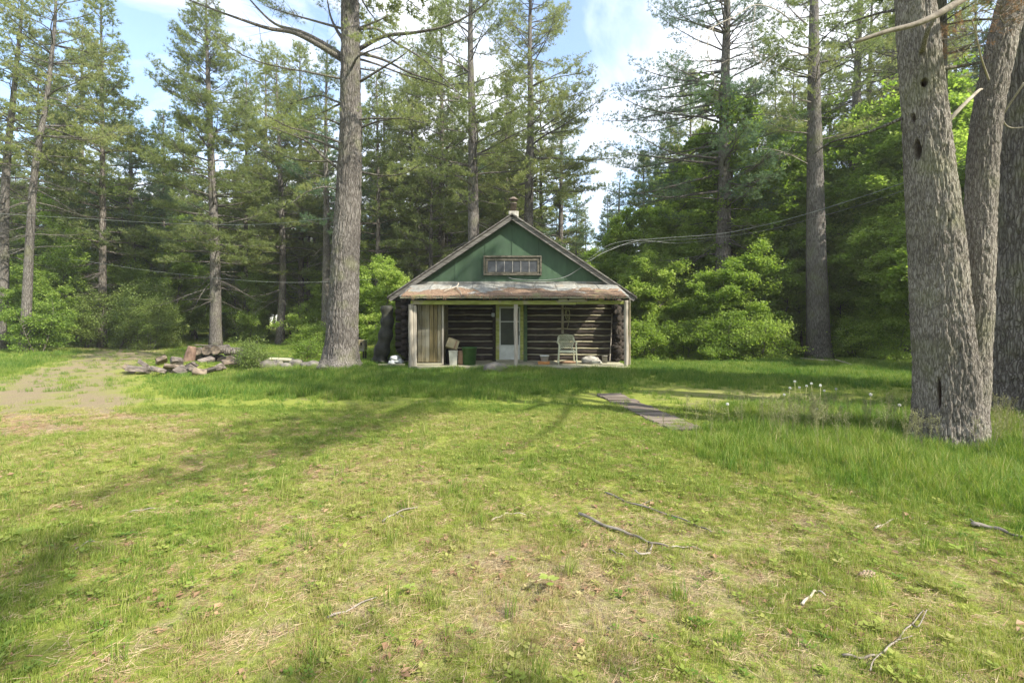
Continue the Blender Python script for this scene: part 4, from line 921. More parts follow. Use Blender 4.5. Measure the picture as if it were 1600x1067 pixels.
for az0, zc in ((3.3, 8.3), (-.6, 8.0), (3.6, 9.6), (4.2, 10.4)):
    p = limb_path(np.array([(1273-800)/F*20.5, 20.5, zc+1.2]), az0, .0, 2.2, rg); w_ = Geo(); add_tube(w_, p, np.linspace(.035, .008, len(p)), n=6)
    limb_sprays(w_, gl, p, 2.4, rg, (.15, 1), .16, .08, 9, .15, .014); w_.build('branch', M['twig'], t7)
gl.build('lower_foliage', M['needle'], t7, smooth=False)
hero('pine_tree', 'dark straight pine trunk standing directly right of the grey bare trunk', [(1331, 552), (1333, 400), (1337, 200), (1343, 20)], 25.5, 22, 24, 108, 12.5, 4.2, dead0=8.5, step=.65, needle=N3)
hero('pine_tree', 'thinner trunk close behind the dark straight pine', [(1352, 548), (1354, 400), (1357, 200), (1362, 20)], 28, 21, 17, 109, 12, 3.8, dead0=8, step=.65, needle=N3)
hero('pine_tree', 'slender pine seen between the dark straight pine and the twin trunks', [(1385, 548), (1388, 400), (1392, 200), (1396, 60)], 27, 20, 13, 110, 10.5, 3.4, dead0=6, step=.6, needle=N3)
hero('pine_tree', 'pine half hidden behind the left one of the twin trunks', [(1424, 546), (1427, 400), (1428, 200)], 24, 20, 20, 111, 10, 3.8, dead0=6, step=.65, needle=N3)
hero('pine_tree', 'leaning dark pine nearest the left edge of the picture', [(4, 540), (8, 300), (24, 120), (34, 20)], 26, 21, 15, 112, 9.6, 4.4, dead0=5, step=.6, needle=N3)
hero('pine_tree', 'leaning pine second from the left edge over the driveway bend', [(38, 540), (52, 290), (72, 160), (86, 30)], 24.5, 21, 13, 113, 9.2, 4.4, dead0=5.2, step=.6, needle=N3, lop=(0, .2))
hero('pine_tree', 'thin grey pine behind the two leaning pines at the left', [(92, 530), (98, 300), (104, 180)], 34, 18, 8, 114, 9.5, 3.2, dead0=5, step=.6, needle=N3)
hero('pine_tree', 'dark broad pine between the leaning pines and the pointed one', [(205, 532), (206, 380), (204, 260)], 33, 15.5, 14, 115, 6.8, 4.8, dead0=4.8, step=.5, needle=N2, leafmat='needle_blue', nb=(4, 7))
hero('pine_tree', 'dark pine half hidden behind the big trunk on its left side', [(508, 540), (510, 380), (509, 200)], 30, 19, 13, 116, 6.5, 4.0, dead0=4, step=.6, needle=N3, leafmat='needle_blue')
hero('pine_tree', 'pine close left of the tall pine behind the cabin roof', [(652, 545), (652, 380), (650, 250)], 34, 21, 11, 117, 5.0, 4.6, dead0=4, step=.55, needle=N3)

hero('pine_tree', 'thick dark pine added just behind the twin-trunked pine to shade the cabin', [(1462, 545), (1464, 300), (1466, 100)], 10.9, 16, 34, 121, 8.8, 2.5, lop=(4.15, .4), dead0=7.5, step=.6, needle=NF)  # pine added for its shade on the cabin, crown skewed to leave a gap
hero('pine_tree', 'pine with olive boughs between the big trunk and the tall pine behind the roof', [(606, 545), (603, 380), (600, 200)], 37, 20, 10, 122, 4.5, 4.4, step=.6, needle=N3)
hero('pine_tree', 'low bushy pine at the left corner of the cabin roof', [(672, 540), (673, 400)], 30, 12.5, 9, 123, 2.2, 4.0, step=.5, needle=N3)
hero('pine_tree', 'slender dark pine in the gap right of the cabin', [(962, 545), (965, 400), (968, 300)], 42, 14.5, 9, 124, 4.5, 3.0, step=.6, needle=N3, leafmat='needle_blue')
# ------------------------------------------------------------------ prototypes for the wood beyond
protos = []
for q, (H, r0, c0, sp) in enumerate(((19, .20, 4.5, 3.4), (17, .17, 3.2, 3.0), (21, .24, 6.5, 3.6), (15, .14, 2.0, 2.8), (18, .18, 5.5, 3.3))):
    protos.append((H, r0, c0, sp, 200+q))
wood_trees = []
def far_pine(q):
    H, r0, c0, sp, sd = protos[q]
    t_ = grown_pine('pine_tree', (0, 0, 0), H, r0, c0, sp, sd, '', 'pine tree', None, leafmat='needle' if q != 3 else 'needle_blue', barkm='bark_far', dead0=c0*.5, step=.6, nb=(4, 7), needle=NF)
    return t_
src_p = [far_pine(q) for q in range(5)]

def leafy(name, H, spread, seed, nleaf, label='', cat='maple', lsz=.10, stems=1, base=.15, leafmat='maple', layers=True, r0=.05, shape=.9):
    """young broadleaf tree: stems, rising boughs, leaves in flat layered sprays"""
    rg = np.random.default_rng(seed); wood, leaf = Geo(), Geo(); CL = []; CT = []
    for s_i in range(stems):
        a0 = rg.uniform(0, 6.28); p = limb_path(np.array([0, 0, -.1])+np.array([math.cos(a0), math.sin(a0), 0])*(.15 if stems > 1 else 0), a0, 1.35 if stems == 1 else rg.uniform(1.0, 1.3), H*rg.uniform(.85, 1), rg, 0, .15, 12, .03)
        add_tube(wood, p, np.linspace(r0, .008, len(p)), n=7, cap=False)
        nbw = int(H*5/stems)+5
        for q in range(nbw):
            u = base+(1-base)*(q+rg.random())/nbw; s = np.linspace(0, 1, len(p)); o = np.array([np.interp(u, s, p[:, k_]) for k_ in range(3)])
            tt = (u-base)/(1-base); L = spread*(.25+.95*math.sin(math.pi*min(.97, .12+.80*tt)))*shape*rg.uniform(.45, 1.15)+.15
            b_ = limb_path(o, rg.uniform(0, 6.28), rg.uniform(.25, 1.0), L, rg, .0, -.55, 7, .10)
            add_tube(wood, b_, np.linspace(.006+.007*L, .003, len(b_)), n=4, cap=False)
            m_ = max(3, int(L*7)); v = rg.uniform(.25, 1, m_); s2 = np.linspace(0, 1, len(b_))
            O = np.stack([np.interp(v, s2, b_[:, k_]) for k_ in range(3)], -1)
            D = unit(np.stack([rg.normal(size=m_), rg.normal(size=m_), rg.normal(0, .42, m_)], -1)); l = rg.uniform(.2, .6, (m_, 1))*(1.2-v[:, None]*.4)
            cones(wood, O, O+D*l, .004)
            CL.append(np.repeat(O, 2, 0)+np.repeat(D*l, 2, 0)*rg.uniform(.3, 1, (2*m_, 1))); CT.append(np.repeat(rg.normal(.5, .16, m_), 2))
    CL = np.concatenate(CL); CT = np.concatenate(CT); idx = rg.integers(0, len(CL), nleaf)
    sc_ = rg.normal(0, 1, (nleaf, 3))*np.array([.15, .15, .10]); O = CL[idx]+sc_
    nrm = unit(np.stack([rg.normal(0, .75, nleaf), rg.normal(0, .75, nleaf), np.ones(nleaf)], -1))
    d = unit(np.cross(nrm, rg.normal(size=(nleaf, 3)))); w = np.cross(nrm, d); L = (lsz*rg.uniform(.6, 1.2, nleaf))[:, None]
    fold = nrm*L*.14; dr_ = np.array([0, 0, -.25])*L
    V = np.stack([O-d*L*.5, O+w*L*.5+fold, O+d*L*.55+dr_, O-w*L*.5+fold], 1).reshape(-1, 3); b_ = np.arange(nleaf)[:, None]*4
    leaf.add(V, np.concatenate([b_+[0, 1, 2], b_+[0, 2, 3]]), None, None, np.repeat(np.clip(CT[idx]+rg.normal(0, .12, nleaf), 0, 1), 4))
    t_ = thing(name, label, cat)
    wood.build('trunk', M['bark_far'], t_); leaf.build('crown', M[leafmat], t_, smooth=False)
    return t_
src_m = [leafy('young_maple', 8.5, 2.7, 301, 26000, r0=.08, lsz=.125), leafy('young_maple', 6.0, 2.3, 302, 19000, r0=.05, lsz=.115), leafy('young_maple', 11, 3.0, 303, 30000, base=.22, r0=.1, lsz=.135)]
src_s = [leafy('maple_shrub', 3.0, 1.7, 311, 11000, cat='shrub', stems=4, base=.05, r0=.02), leafy('maple_shrub', 2.0, 1.5, 312, 8000, cat='shrub', stems=5, base=.02, r0=.015, lsz=.085), leafy('cedar_shrub', 3.2, 1.5, 313, 12000, cat='shrub', stems=3, base=.02, leafmat='cedar', r0=.02, lsz=.07)]
used = set()
def put(src, x, y, sc, label, group, cat, rz=None, name=None, zs=None):
    rz = random.uniform(0, 6.28) if rz is None else rz
    s3 = (sc, sc, sc*(zs or random.uniform(.92, 1.08)))
    if id(src) not in used:
        used.add(id(src)); o = src; o.location = (x, y, gz1(x, y)-.05); o.rotation_euler = (0, 0, rz); o.scale = s3
        o['label'] = label; o['category'] = cat; o['group'] = group
    else: o = copy_tree(src, (x, y, gz1(x, y)-.05), rz, s3, label, cat, group)
    return o
def XY(px, Y): return (px-800)/F*Y, Y
# young maples and shrubs one can single out
LM = [(0, 1010, 24.5, .62, 'young maple close behind the right corner of the cabin'), (1, 1050, 22.8, .85, 'low young maple at the shaded edge right of the cabin'), (0, 1085, 26, .95, 'young maple in front of the dark blue-green pine, left side'),
      (1, 1158, 21.8, .82, 'sunlit young maple between the dark pine and the grey bare trunk'), (0, 1195, 23.5, 1.05, 'tall young maple whose top reaches beside the grey bare trunk'), (2, 1232, 25, 1.12, 'taller broadleaf tree behind the grey bare trunk'), (2, 1165, 25.5, 1.22, 'tallest broadleaf tree between the dark pine and the grey bare trunk'), (1, 1108, 21.0, .72, 'small maple hiding the foot of the dark blue-green pine'), (0, 1302, 22.5, 1.0, 'maple between the grey bare trunk and the dark straight pine'), (2, 1405, 23.5, 1.2, 'tall maple in the gap left of the twin trunks'),
      (1, 1222, 22.4, .75, 'small maple just left of the foot of the grey bare trunk'), (1, 1320, 22, .75, 'young maple right of the foot of the grey bare trunk'), (0, 1380, 21.5, .9, 'young maple filling the gap left of the twin-trunked pine'),
      (2, 1370, 31, 1.0, 'tall broadleaf tree high behind the slender pine'), (0, 1440, 19, .8, 'young maple partly hidden by the twin-trunked pine'), (2, 1490, 18, .8, 'tall maple seen above the fork of the twin trunks'), (1, 1560, 14.5, .9, 'maple glimpsed between the right edge trunks'),
      (1, 1600, 15, .8, 'maple at the right edge behind the thick dark trunk'), (0, 590, 21.5, .56, 'bright young maple between the big pine and the cabin'), (1, 565, 25, .8, 'young maple behind the bright one at the left of the cabin'),
      (1, 30, 25.5, .62, 'bright maple sapling at the left edge behind the driveway'), (1, 95, 27, .62, 'maple sapling right of the left edge sapling'), (0, 0, 30, .6, 'maple half cut by the left edge of the picture')]
for q, px_, Y_, sc, lab in LM: put(src_m[q], *XY(px_, Y_), sc, lab, 'young maples at the edge of the wood', 'maple')
LS = [(2, 180, 27.5, 1.15, 'yellow-green cedar shrub behind the driveway bend'), (2, 235, 26.5, .95, 'second cedar shrub, nearer the pointed pine'), (2, 280, 29, .9, 'cedar shrub beside the pointed pine on its left'), (2, 130, 28.5, 1.0, 'cedar shrub left of the larger one at the driveway'), (0, 60, 24.5, .85, 'maple shrub low at the left edge of the wood'), (0, 385, 33, .9, 'shrub right of the pointed pine'),
      (0, 470, 31, .8, 'shrub left of the big pine trunk'), (1, 500, 27, .7, 'small shrub close left of the big pine trunk'), (1, 1010, 20.5, .8, 'low shrub on the lawn edge right of the porch'), (1, 1070, 20.6, .75, 'second low shrub right of the porch'), (1, 1130, 19.8, .8, 'dark low shrub before the young maples'),
      (1, 1190, 19.2, .8, 'low shrub left of the grey bare trunk'), (1, 1306, 21.6, .6, 'tiny shrub at the foot of the grey bare trunk'), (1, 1340, 20.2, .8, 'low shrub beyond the shaded lawn'), (1, 1395, 19.0, .8, 'low shrub just left of the twin trunks'), (0, 618, 19.8, .5, 'shrub against the left wall of the cabin'), (1, 600, 17.6, .35, 'knee-high bush beside the hanging dark tarp')]
for q, px_, Y_, sc, lab in LS: put(src_s[q], *XY(px_, Y_), sc, lab, 'shrubs along the edge of the lawn', 'shrub')
for q, (px_, Y_) in enumerate(((-25, 30), (58, 35), (128, 37), (160, 29), (255, 36), (286, 41), (384, 38), (415, 43), (470, 35), (563, 33), (590, 29.5), (628, 38), (690, 34), (706, 41), (768, 39), (792, 34), (845, 37), (1048, 41), (1078, 33), (1092, 44), (1180, 31), (1212, 37), (1240, 43), (1298, 32), (1316, 39), (1368, 34), (1404, 30), (1440, 35), (1492, 27), (1548, 25), (1598, 23), (1660, 24), (1525, 33), (1580, 36))):
    put(src_p[(q*3+1) % 5], *XY(px_, Y_), 1.05+.16*((q*7) % 5)/4 if not 1020 < px_ < 1100 else .95, 'pine of the second rank, its crown overlapping the taller pines nearer the lawn', 'pines of the second rank', 'pine tree')
for q, (px_, Y_, k_, sc) in enumerate(((1003, 27, 1, 1.0), (1035, 30, 0, .95), (1065, 28, 1, 1.05), (1100, 31, 2, .85), (1145, 26, 0, .9), (1205, 31, 2, 1.0), (1255, 25, 0, .95), (1285, 29, 2, 1.0), (1345, 24.5, 1, 1.0), (1365, 22.5, 1, .9), (1395, 25, 0, 1.0), (1430, 27, 2, 1.3), (1318, 24, 2, 1.15), (1200, 28, 2, 1.3), (1105, 30, 2, 1.1), (1500, 20, 2, 1.15), (1540, 24, 2, 1.1), (1590, 22, 0, 1.1))):
    put(src_m[k_], *XY(px_, Y_), sc, 'young maple in the dense bright thicket on the right side of the clearing', 'maples of the thicket right of the cabin', 'maple')
for q, (px_, Y_, k_, sc) in enumerate(((-30, 29, 1, .9), (20, 31, 0, .8), (65, 29.5, 1, .9), (125, 31, 1, 1.0), (165, 33, 0, .85), (215, 31, 1, .85), (265, 33, 0, .8), (305, 35, 1, .9), (375, 38, 0, .8), (410, 36, 1, .8), (470, 35, 0, .75), (515, 33, 1, .8))):
    put(src_m[k_], *XY(px_, Y_), sc, 'young maple in the bright understory behind the driveway and wood pile', 'maples of the understory left of the cabin', 'maple')
# the wood: rows of pines and maples beyond the clearing
rg = np.random.default_rng(400); taken = []
def side(px): return 'left of the cabin' if px < 620 else ('right of the cabin' if px > 985 else 'behind the cabin')
n_ = 0
for _ in range(3000):
    Y_ = rg.uniform(35, 78); px_ = rg.uniform(-120, 1720)
    if Y_ < 40 and 850 < px_ < 1000: continue
    x, y = XY(px_, Y_)
    if any((x-a)**2+(y-b_)**2 < 4.4 for a, b_ in taken): continue
    taken.append((x, y)); sc = rg.uniform(.78, 1.02)
    if 860 < px_ < 1010: sc *= .82
    if px_ < 260: sc *= .80 if Y_ < 55 else .95
    put(src_p[rg.integers(0, 5)], x, y, sc, f'slender pine among many deep in the wood {side(px_)}', f'pines deep in the wood {side(px_)}', 'pine tree')
    n_ += 1
    if n_ >= 235: break
n_ = 0; taken = []
for _ in range(3000):
    Y_ = rg.uniform(29, 72); px_ = rg.uniform(-60, 1660)
    x, y = XY(px_, Y_)
    if Y_ < 36 and (px_ < 560 and px_ > 300): continue
    if any((x-a)**2+(y-b_)**2 < 5 for a, b_ in taken): continue
    taken.append((x, y))
    if rg.random() < .62: put(src_m[rg.integers(0, 3)], x, y, rg.uniform(.75, 1.15), f'young maple in the undergrowth {side(px_)}', f'maples in the undergrowth {side(px_)}', 'maple')
    else: put(src_s[rg.integers(0, 3)], x, y, rg.uniform(.8, 1.4), f'leafy shrub in the undergrowth {side(px_)}', f'shrubs in the undergrowth {side(px_)}', 'shrub')
    n_ += 1
    if n_ >= 230: break
# unseen pines added beside and behind the camera to shade the clearing
for q, (x, y, sc) in enumerate(((16, -11, 1.0), (6.5, -5.3, .9), (10.5, -12.5, 1.0), (15.9, 6.3, 1.05), (20.5, -1.8, .9), (13.2, 7.7, .95), (5.5, -13, .95), (27, 6, 1), (14, -16, 1), (-12, -9, 1), (-6, -16, .9), (-19, 2, 1))):
    put(src_p[(q*2) % 5], x, y, sc, 'unseen pine added on the near side of the clearing for its shade', 'unseen pines added around the near side of the clearing', 'pine tree')


# ------------------------------------------------------------------ wood pile, stones and other yard things
yard = 'cut logs stacked left of the big pine'
def cutlog(a, b_, r, label, seed):
    a = np.array(a); b_ = np.array(b_); o = thing('cut_log', label, 'log', tuple((a+b_)/2-np.array([0, 0, r])), yard)
    w_ = Geo(); p = np.array([a+(b_-a)*s for s in np.linspace(0, 1, 7)]); add_tube(w_, p, r, n=18, cap=False, disp=lambda t_, s, rr: .02*(fbm(np.cos(t_)*2+seed, np.sin(t_)*2, s*2)-.5)*2)
    w_.build('bark', M['bark_far'], o)
    for e, d in ((a, -1), (b_, 1)):
        w_ = Geo(); ax_ = unit(b_-a)*d; S = unit(np.cross(ax_, [0, 0, 1.])); U = np.cross(ax_, S); tt_ = np.linspace(0, 2*np.pi, 18, endpoint=False)
        rings = []
        for rr, dz in ((.97, -.012), (.85, .0), (.8, -.006), (.55, .0), (.5, -.006), (.2, .0)): rings.append(e+ax_*dz+(np.cos(tt_)[:, None]*S+np.sin(tt_)[:, None]*U)*r*rr)
        V = np.vstack(rings+[e[None, :]]); Q = [[k_*18+j, k_*18+(j+1) % 18, (k_+1)*18+(j+1) % 18, (k_+1)*18+j] for k_ in range(5) for j in range(18)]
        w_.add(V, [[90+j, 90+(j+1) % 18, 108] for j in range(18)], Q); w_.build('cut_end', M['cutwood'], o)
    return o
zg = gz1(-11, 17.6)
LG = [((308, 549), .14, .8, 'small cut log squeezed between the reddish stump and the stack'), ((358, 563), .15, .9, 'rightmost bottom cut log of the stack, close to the juniper'), ((322, 548), .17, .9, 'top left cut log of the dark stack'), ((336, 547), .17, 1.0, 'top middle cut log of the dark stack, end towards the lawn'), ((352, 549), .15, .8, 'top right cut log of the stack, lying sideways'), ((310, 562), .17, .9, 'bottom left cut log of the dark stack'),
      ((326, 563), .16, 1.0, 'bottom middle cut log of the dark stack'), ((346, 564), .16, 1.0, 'bottom right cut log of the dark stack')]
for q, ((a, b_), r, L, lab) in enumerate(LG):
    p0 = np.array(P(a, b_, 17.3+.05*q)); dv = np.array([-.12 if q != 4 else 1.0, .98 if q != 4 else .2, 0]); cutlog(p0, p0+dv*L*.9, r, lab, q)
single('tree_stump', M['redwood'], 'reddish rotten stump leaning beside the cut log stack', 'stump', lambda g_: add_tube(g_, curve([P(292, 574, 17.2), P(296, 560, 17.2), P(300, 541, 17.25)], 6), np.linspace(.24, .13, 13), n=16, disp=lambda t_, s, rr: .05*(fbm(np.cos(t_)*3, np.sin(t_)*3, s*2)-.5)), P(295, 572, 17.2))
single('weathered_board', M['split'], 'grey board lying on top of the cut log stack', 'board', lambda g_: bar(g_, P(304, 539, 17.5), P(348, 540, 17.9), .18, .03, bev=.004), P(304, 540, 17.5), smooth=False)
rg = np.random.default_rng(61); SB = [(203, 577), (214, 580), (226, 574), (236, 581), (252, 570), (247, 578), (262, 574), (276, 572), (270, 580), (284, 578), (300, 574), (297, 581), (312, 576), (322, 571), (331, 577), (343, 573), (362, 570), (377, 570)]
desc = ['leftmost', 'second', 'third', 'fourth', 'fifth', 'sixth', 'seventh', 'eighth', 'ninth', 'tenth', 'eleventh', 'twelfth', 'thirteenth', 'fourteenth', 'fifteenth', 'sixteenth', 'seventeenth', 'rightmost']
for q, (a, b_) in enumerate(SB):
    c = np.array(G(a, b_+3)); s = (rg.uniform(.25, .55), rg.uniform(.14, .32), rg.uniform(.09, .2)); ro = RZ(rg.uniform(-70, 70))@RX(rg.uniform(-38, 38))@RY(rg.uniform(-38, 38))
    def blk(g_):
        box(g_, c+np.array([0, 0, .12+.05*(q % 3)]), s, ro, bev=.02, jit=.014)
    single('split_block', M['split' if q % 4 else 'cutwood'], f'{desc[q]} of the weathered split wood blocks strewn in front of the stack', 'wood block', blk, tuple(c), 'split wood blocks strewn in the grass', smooth=False)
ST = [(418, 571, .30), (432, 569, .26), (447, 572, .2), (462, 569, .3), (478, 571, .22), (490, 570, .26), (503, 571, .18)]
for q, (a, b_, r) in enumerate(ST):
    c = np.array(G(a, b_+6))
    single('stone', M['stone'], f'{["leftmost", "second", "third", "fourth", "fifth", "sixth", "rightmost"][q]} stone of the low row left of the big pine', 'stone', lambda g_: lump(g_, c+np.array([0, 0, .12]), (r, r*.7, r*.62), 30+q, n=20, m_=14, amp=.35), tuple(c), 'row of stones by the big pine')
single('flat_slab', M['board_x'], 'pale flat slab resting on the row of stones', 'slab', lambda g_: box(g_, np.array(P(437, 561, 16.9)), (.85, .4, .04), RX(5)@RY(2), bev=.006, jit=.005), P(437, 566, 16.9), smooth=False)
single('wooden_stake', M['board'], 'short pale stake leaning in the grass by the row of stones', 'stake', lambda g_: bar(g_, P(410, 578, 16.4), P(404, 560, 16.5), .06, .03), P(410, 578, 16.4), smooth=False)
cr_ = thing('wooden_crate', 'pale crate on dark legs beyond the foot of the big pine', 'crate', P(563, 552, 20))
g_ = Geo(); c = np.array(P(563, 539.5, 20)); box(g_, c, (.46, .4, .46), bev=.01); g_.build('crate_body', M['tan_board'], cr_, smooth=False)
for dx in (-.1, .1):
    g_ = Geo(); box(g_, c+np.array([dx, -.203, .08]), (.07, .01, .12)); g_.build('hand_hole', M['dark'], cr_)
g_ = Geo(); [box(g_, c+np.array([dx, dy, -.42]), (.06, .06, .40)) for dx in (-.18, .18) for dy in (-.15, .15)]; g_.build('stand', M['dark'], cr_)
# juniper and small bushes round the pile
jun = leafy('juniper_bush', 1.0, .9, 401, 7000, 'dark spreading juniper between the cut logs and the row of stones', 'shrub', lsz=.06, stems=6, base=.02, leafmat='cedar', r0=.015); jun.location = (*G(393, 576)[:2], G(393, 576)[2]-.08); jun.scale = (.52, .55, .85)
ob_ = leafy('low_bush', .8, .5, 402, 2600, 'round green bush left of the foot of the big pine', 'shrub', lsz=.06, stems=6, base=.02, r0=.01); ob_.location = G(481, 562)
# utility pole and lines
up = thing('utility_pole', 'weathered utility pole with a pale box at the left in the wood', 'utility pole', (*XY(100, 31), gz1(*XY(100, 31))))
g_ = Geo(); x, y = XY(100, 31); add_tube(g_, [(x, y, -.1), (x, y, 4.5), (x, y, 9.2)], [.13, .12, .10], n=10); g_.build('pole_shaft', M['pole'], up)
g_ = Geo(); box(g_, (x+.22, y-.1, CH+(HZ-372)/F*31), (.38, .3, .5), bev=.03); g_.build('meter_box', M['bin_grey'], up)
g_ = Geo(); box(g_, (x, y-.14, 8.4), (1.6, .1, .1), bev=.01); g_.build('cross_arm', M['pole'], up)
def wire(label, pts, r=.012, name='power_line'):
    g_ = Geo(); add_tube(g_, curve(pts, 10), r, n=5); tag(g_.build(name, M['cable'], origin=pts[0]), label, 'cable', 'overhead lines')
wire('overhead line crossing the wood at the left towards the big pine', [P(-120, 324, 24), P(0, 334, 24), P(120, 341, 23), P(260, 349, 21), P(400, 351, 19), P(528, 340, 16.6)], .008)
wire('lower thin line crossing behind the pointed pine at the left', [P(-100, 380, 26), P(110, 405, 28), P(250, 425, 26), P(430, 441, 24), P(600, 436, 22)], .007)
wire('upper thin line from the utility pole towards the pointed pine', [P(100, 325, 31), P(200, 336, 30), P(330, 350, 28)], .012)
wire('service line from the right rafter of the cabin across the maples', [(2.75, YR0-.06, 3.74), P(960, 380, 17.3), P(1040, 372, 17), P(1120, 366, 16.5), P(1185, 354, 15.5), P(1262, 334, 14), P(1400, 290, 12), P(1560, 230, 10.5), P(1640, 190, 9.8)], .008)
wire('second service line just below the first one right of the cabin', [(2.78, YR0-.06, 3.66), P(960, 386, 17.3), P(1040, 376, 17.0), P(1120, 371, 16.6), P(1185, 362, 15.6), P(1262, 344, 14.2), P(1400, 302, 12.2), P(1640, 205, 10)], .006)
wire('loose line sagging from the cabin rafter into the wood', [(2.80, YR0-.06, 3.70), P(950, 392, 18), P(1000, 376, 20), P(1060, 380, 22), P(1130, 372, 24)], .008)

# fallen sticks on the lawn
def stick(label, rows, r, m='twig', forks=(), lift=.006, cat='branch', name='fallen_stick'):
    r *= .85; pts = [np.array(G(a, b_))+np.array([0, 0, lift+r]) for a, b_ in rows]; g_ = Geo(); p = curve(pts, 5); p[:, 2] += .006*np.sin(np.arange(len(p))*1.1)
    add_tube(g_, p, np.linspace(r, r*.5, len(p)), n=6)
    for fk in forks: add_tube(g_, curve([np.array(G(a, b_))+np.array([0, 0, lift+r+.01*i_]) for i_, (a, b_) in enumerate(fk)], 4), r*.45, n=5)
    tag(g_.build(name, M[m], origin=tuple(pts[0])), label, cat, 'sticks fallen on the lawn')
stick('longest mossy stick in the middle of the lawn, forked at its right end', [(905, 806), (950, 826), (985, 838), (1010, 849), (1045, 858)], .016, forks=[[(1015, 851), (1019, 858), (1016, 868)], [(1016, 868), (1000, 872), (992, 868)]])
stick('thin mossy stick lying just above the forked one', [(945, 772), (985, 788), (1040, 805), (1085, 822), (1112, 834)], .012, forks=[[(1000, 792), (1020, 785)]])
stick('pale twig lying right of the forked stick', [(1048, 857), (1072, 856), (1098, 860)], .006, 'pale_twig')
stick('short curved pale stick in the centre of the lawn', [(768, 816), (785, 807), (800, 804), (822, 806)], .009, 'pale_twig')
stick('grey stick left of the centre of the lawn', [(598, 818), (618, 804), (652, 794)], .011, forks=[[(618, 804), (630, 812)]])
stick('brown stick near the bottom left of the middle', [(512, 968), (548, 954), (588, 934)], .008)
stick('forked dry stick at the bottom right of the picture', [(1316, 1027), (1350, 1030), (1376, 1024), (1400, 1004), (1420, 982), (1443, 958)], .007, 'twig', forks=[[(1376, 1024), (1364, 1040), (1360, 1058)], [(1400, 1004), (1425, 1000)], [(1425, 978), (1435, 985), (1448, 962)]])
stick('thick weathered stick reaching in from the right edge', [(1518, 823), (1550, 828), (1580, 838), (1612, 850)], .019, forks=[[(1530, 826), (1516, 818)]])
stick('pale bent stick above the bottom right corner area', [(1253, 948), (1268, 932), (1276, 926), (1290, 933)], .010, 'pale_twig')
stick('small pale stick half hidden in the right hand grass', [(1368, 828), (1384, 820), (1402, 811)], .010, 'pale_twig')
stick('dark thin stick at the left of the lawn', [(203, 802), (225, 798), (250, 796)], .008)
stick('small twig near the left shadow', [(112, 866), (130, 852), (148, 846)], .006)
stick('dark twig under the forked stick', [(952, 861), (966, 867), (978, 871)], .008)
stick('pale fallen pole leaning by the foot of the grey bare trunk', [(1250, 563), (1290, 566), (1345, 568)], .03, 'pale_twig', lift=.06)
stick('short broken branch near the shaded lawn right of the cabin', [(1305, 570), (1318, 574), (1330, 578)], .03, 'pale_twig', lift=.16)
# pine cone, big leaf, small seedlings
pc = np.array(G(1357, 903)); cone = thing('pine_cone', 'long open pine cone lying on the thin grass at the right', 'pine cone', tuple(pc))
g_ = Geo(); add_tube(g_, [pc+np.array([-.055+.022*i_, .004*i_, .022]) for i_ in range(6)], [.008, .012, .013, .012, .009, .003], n=8); g_.build('core', M['cone'], cone)
for q in range(46):
    u = q/46; a = q*2.4; o = pc+np.array([-.052+.105*u, .02*u, .022]); d = Vector((.45, math.cos(a), math.sin(a))).normalized(); ln = .020*(math.sin(math.pi*min(1, u*.9+.12)))+.005
    if q == 0: base_me = None
    g_ = Geo(); bar(g_, o, o+np.array(d)*ln, .011, .003, bev=.001); g_.build('scale', M['cone'], cone, smooth=False)
lf = np.array(G(35, 834)); 
def bigleaf(g_):
    a = np.linspace(0, 2*np.pi, 41)[:-1]; r = .055*(1+.45*np.abs(np.cos(a*2.5))**1.5-.2*np.abs(np.sin(a*7.5)))
    V = np.vstack([[0, 0, .03], np.stack([r*np.cos(a), r*np.sin(a), .022+.012*np.cos(a*5)], -1)])+lf
    g_.add(V, [[0, j+1, (j+1) % 40+1] for j in range(40)], None, None, .6)
    add_tube(g_, [lf+np.array([-.05, 0, .02]), lf+np.array([-.09, -.02, .02]), lf+np.array([-.12, -.03, .01])], .0015, n=4)
single('maple_leaf', M['maple'], 'single broad green leaf lying on the lawn at the far left', 'leaf', bigleaf, tuple(lf))
def seedling(px, py, lab, s=1.0, seed=0):
    c = np.array(G(px, py)); rg_ = np.random.default_rng(seed); t_ = thing('seedling', lab, 'seedling', tuple(c), 'small broad-leaved seedlings on the lawn')
    g_ = Geo(); add_tube(g_, [c, c+np.array([0, 0, .05*s]), c+np.array([.005, 0, .085*s])], .0015, n=4); g_.build('stem', M['rope'], t_)
    for q in range(5):
        a = q*1.3+seed; g_ = Geo(); tip = c+np.array([math.cos(a)*.03, math.sin(a)*.03, .065+.012*(q % 3)])*np.array([s, s, s]); d = np.array([math.cos(a), math.sin(a), .15]); w_ = np.array([-math.sin(a), math.cos(a), 0]); l = .038*s
        g_.add([tip-d*l*.6, tip-d*l*.1+w_*l*.55, tip+d*l*.35+w_*l*.4, tip+d*l*.75, tip+d*l*.35-w_*l*.4, tip-d*l*.1-w_*l*.55], [[0, 1, 5]], [[1, 2, 4, 5]], None, .9); g_.add([tip+d*l*.35+w_*l*.4, tip+d*l*.75, tip+d*l*.35-w_*l*.4], [[0, 1, 2]], None, None, .9)
        g_.build('leaf', M['maple'], t_)
seedling(857, 926, 'bright yellow-green seedling in the bottom middle of the lawn', 1.1, 1)
seedling(640, 930, 'small seedling left of the bright one in the bottom middle', .7, 2)
seedling(1495, 868, 'seedling in the sparse grass near the right edge', .8, 3)
seedling(300, 925, 'small seedling in the left foreground shade', .7, 4)
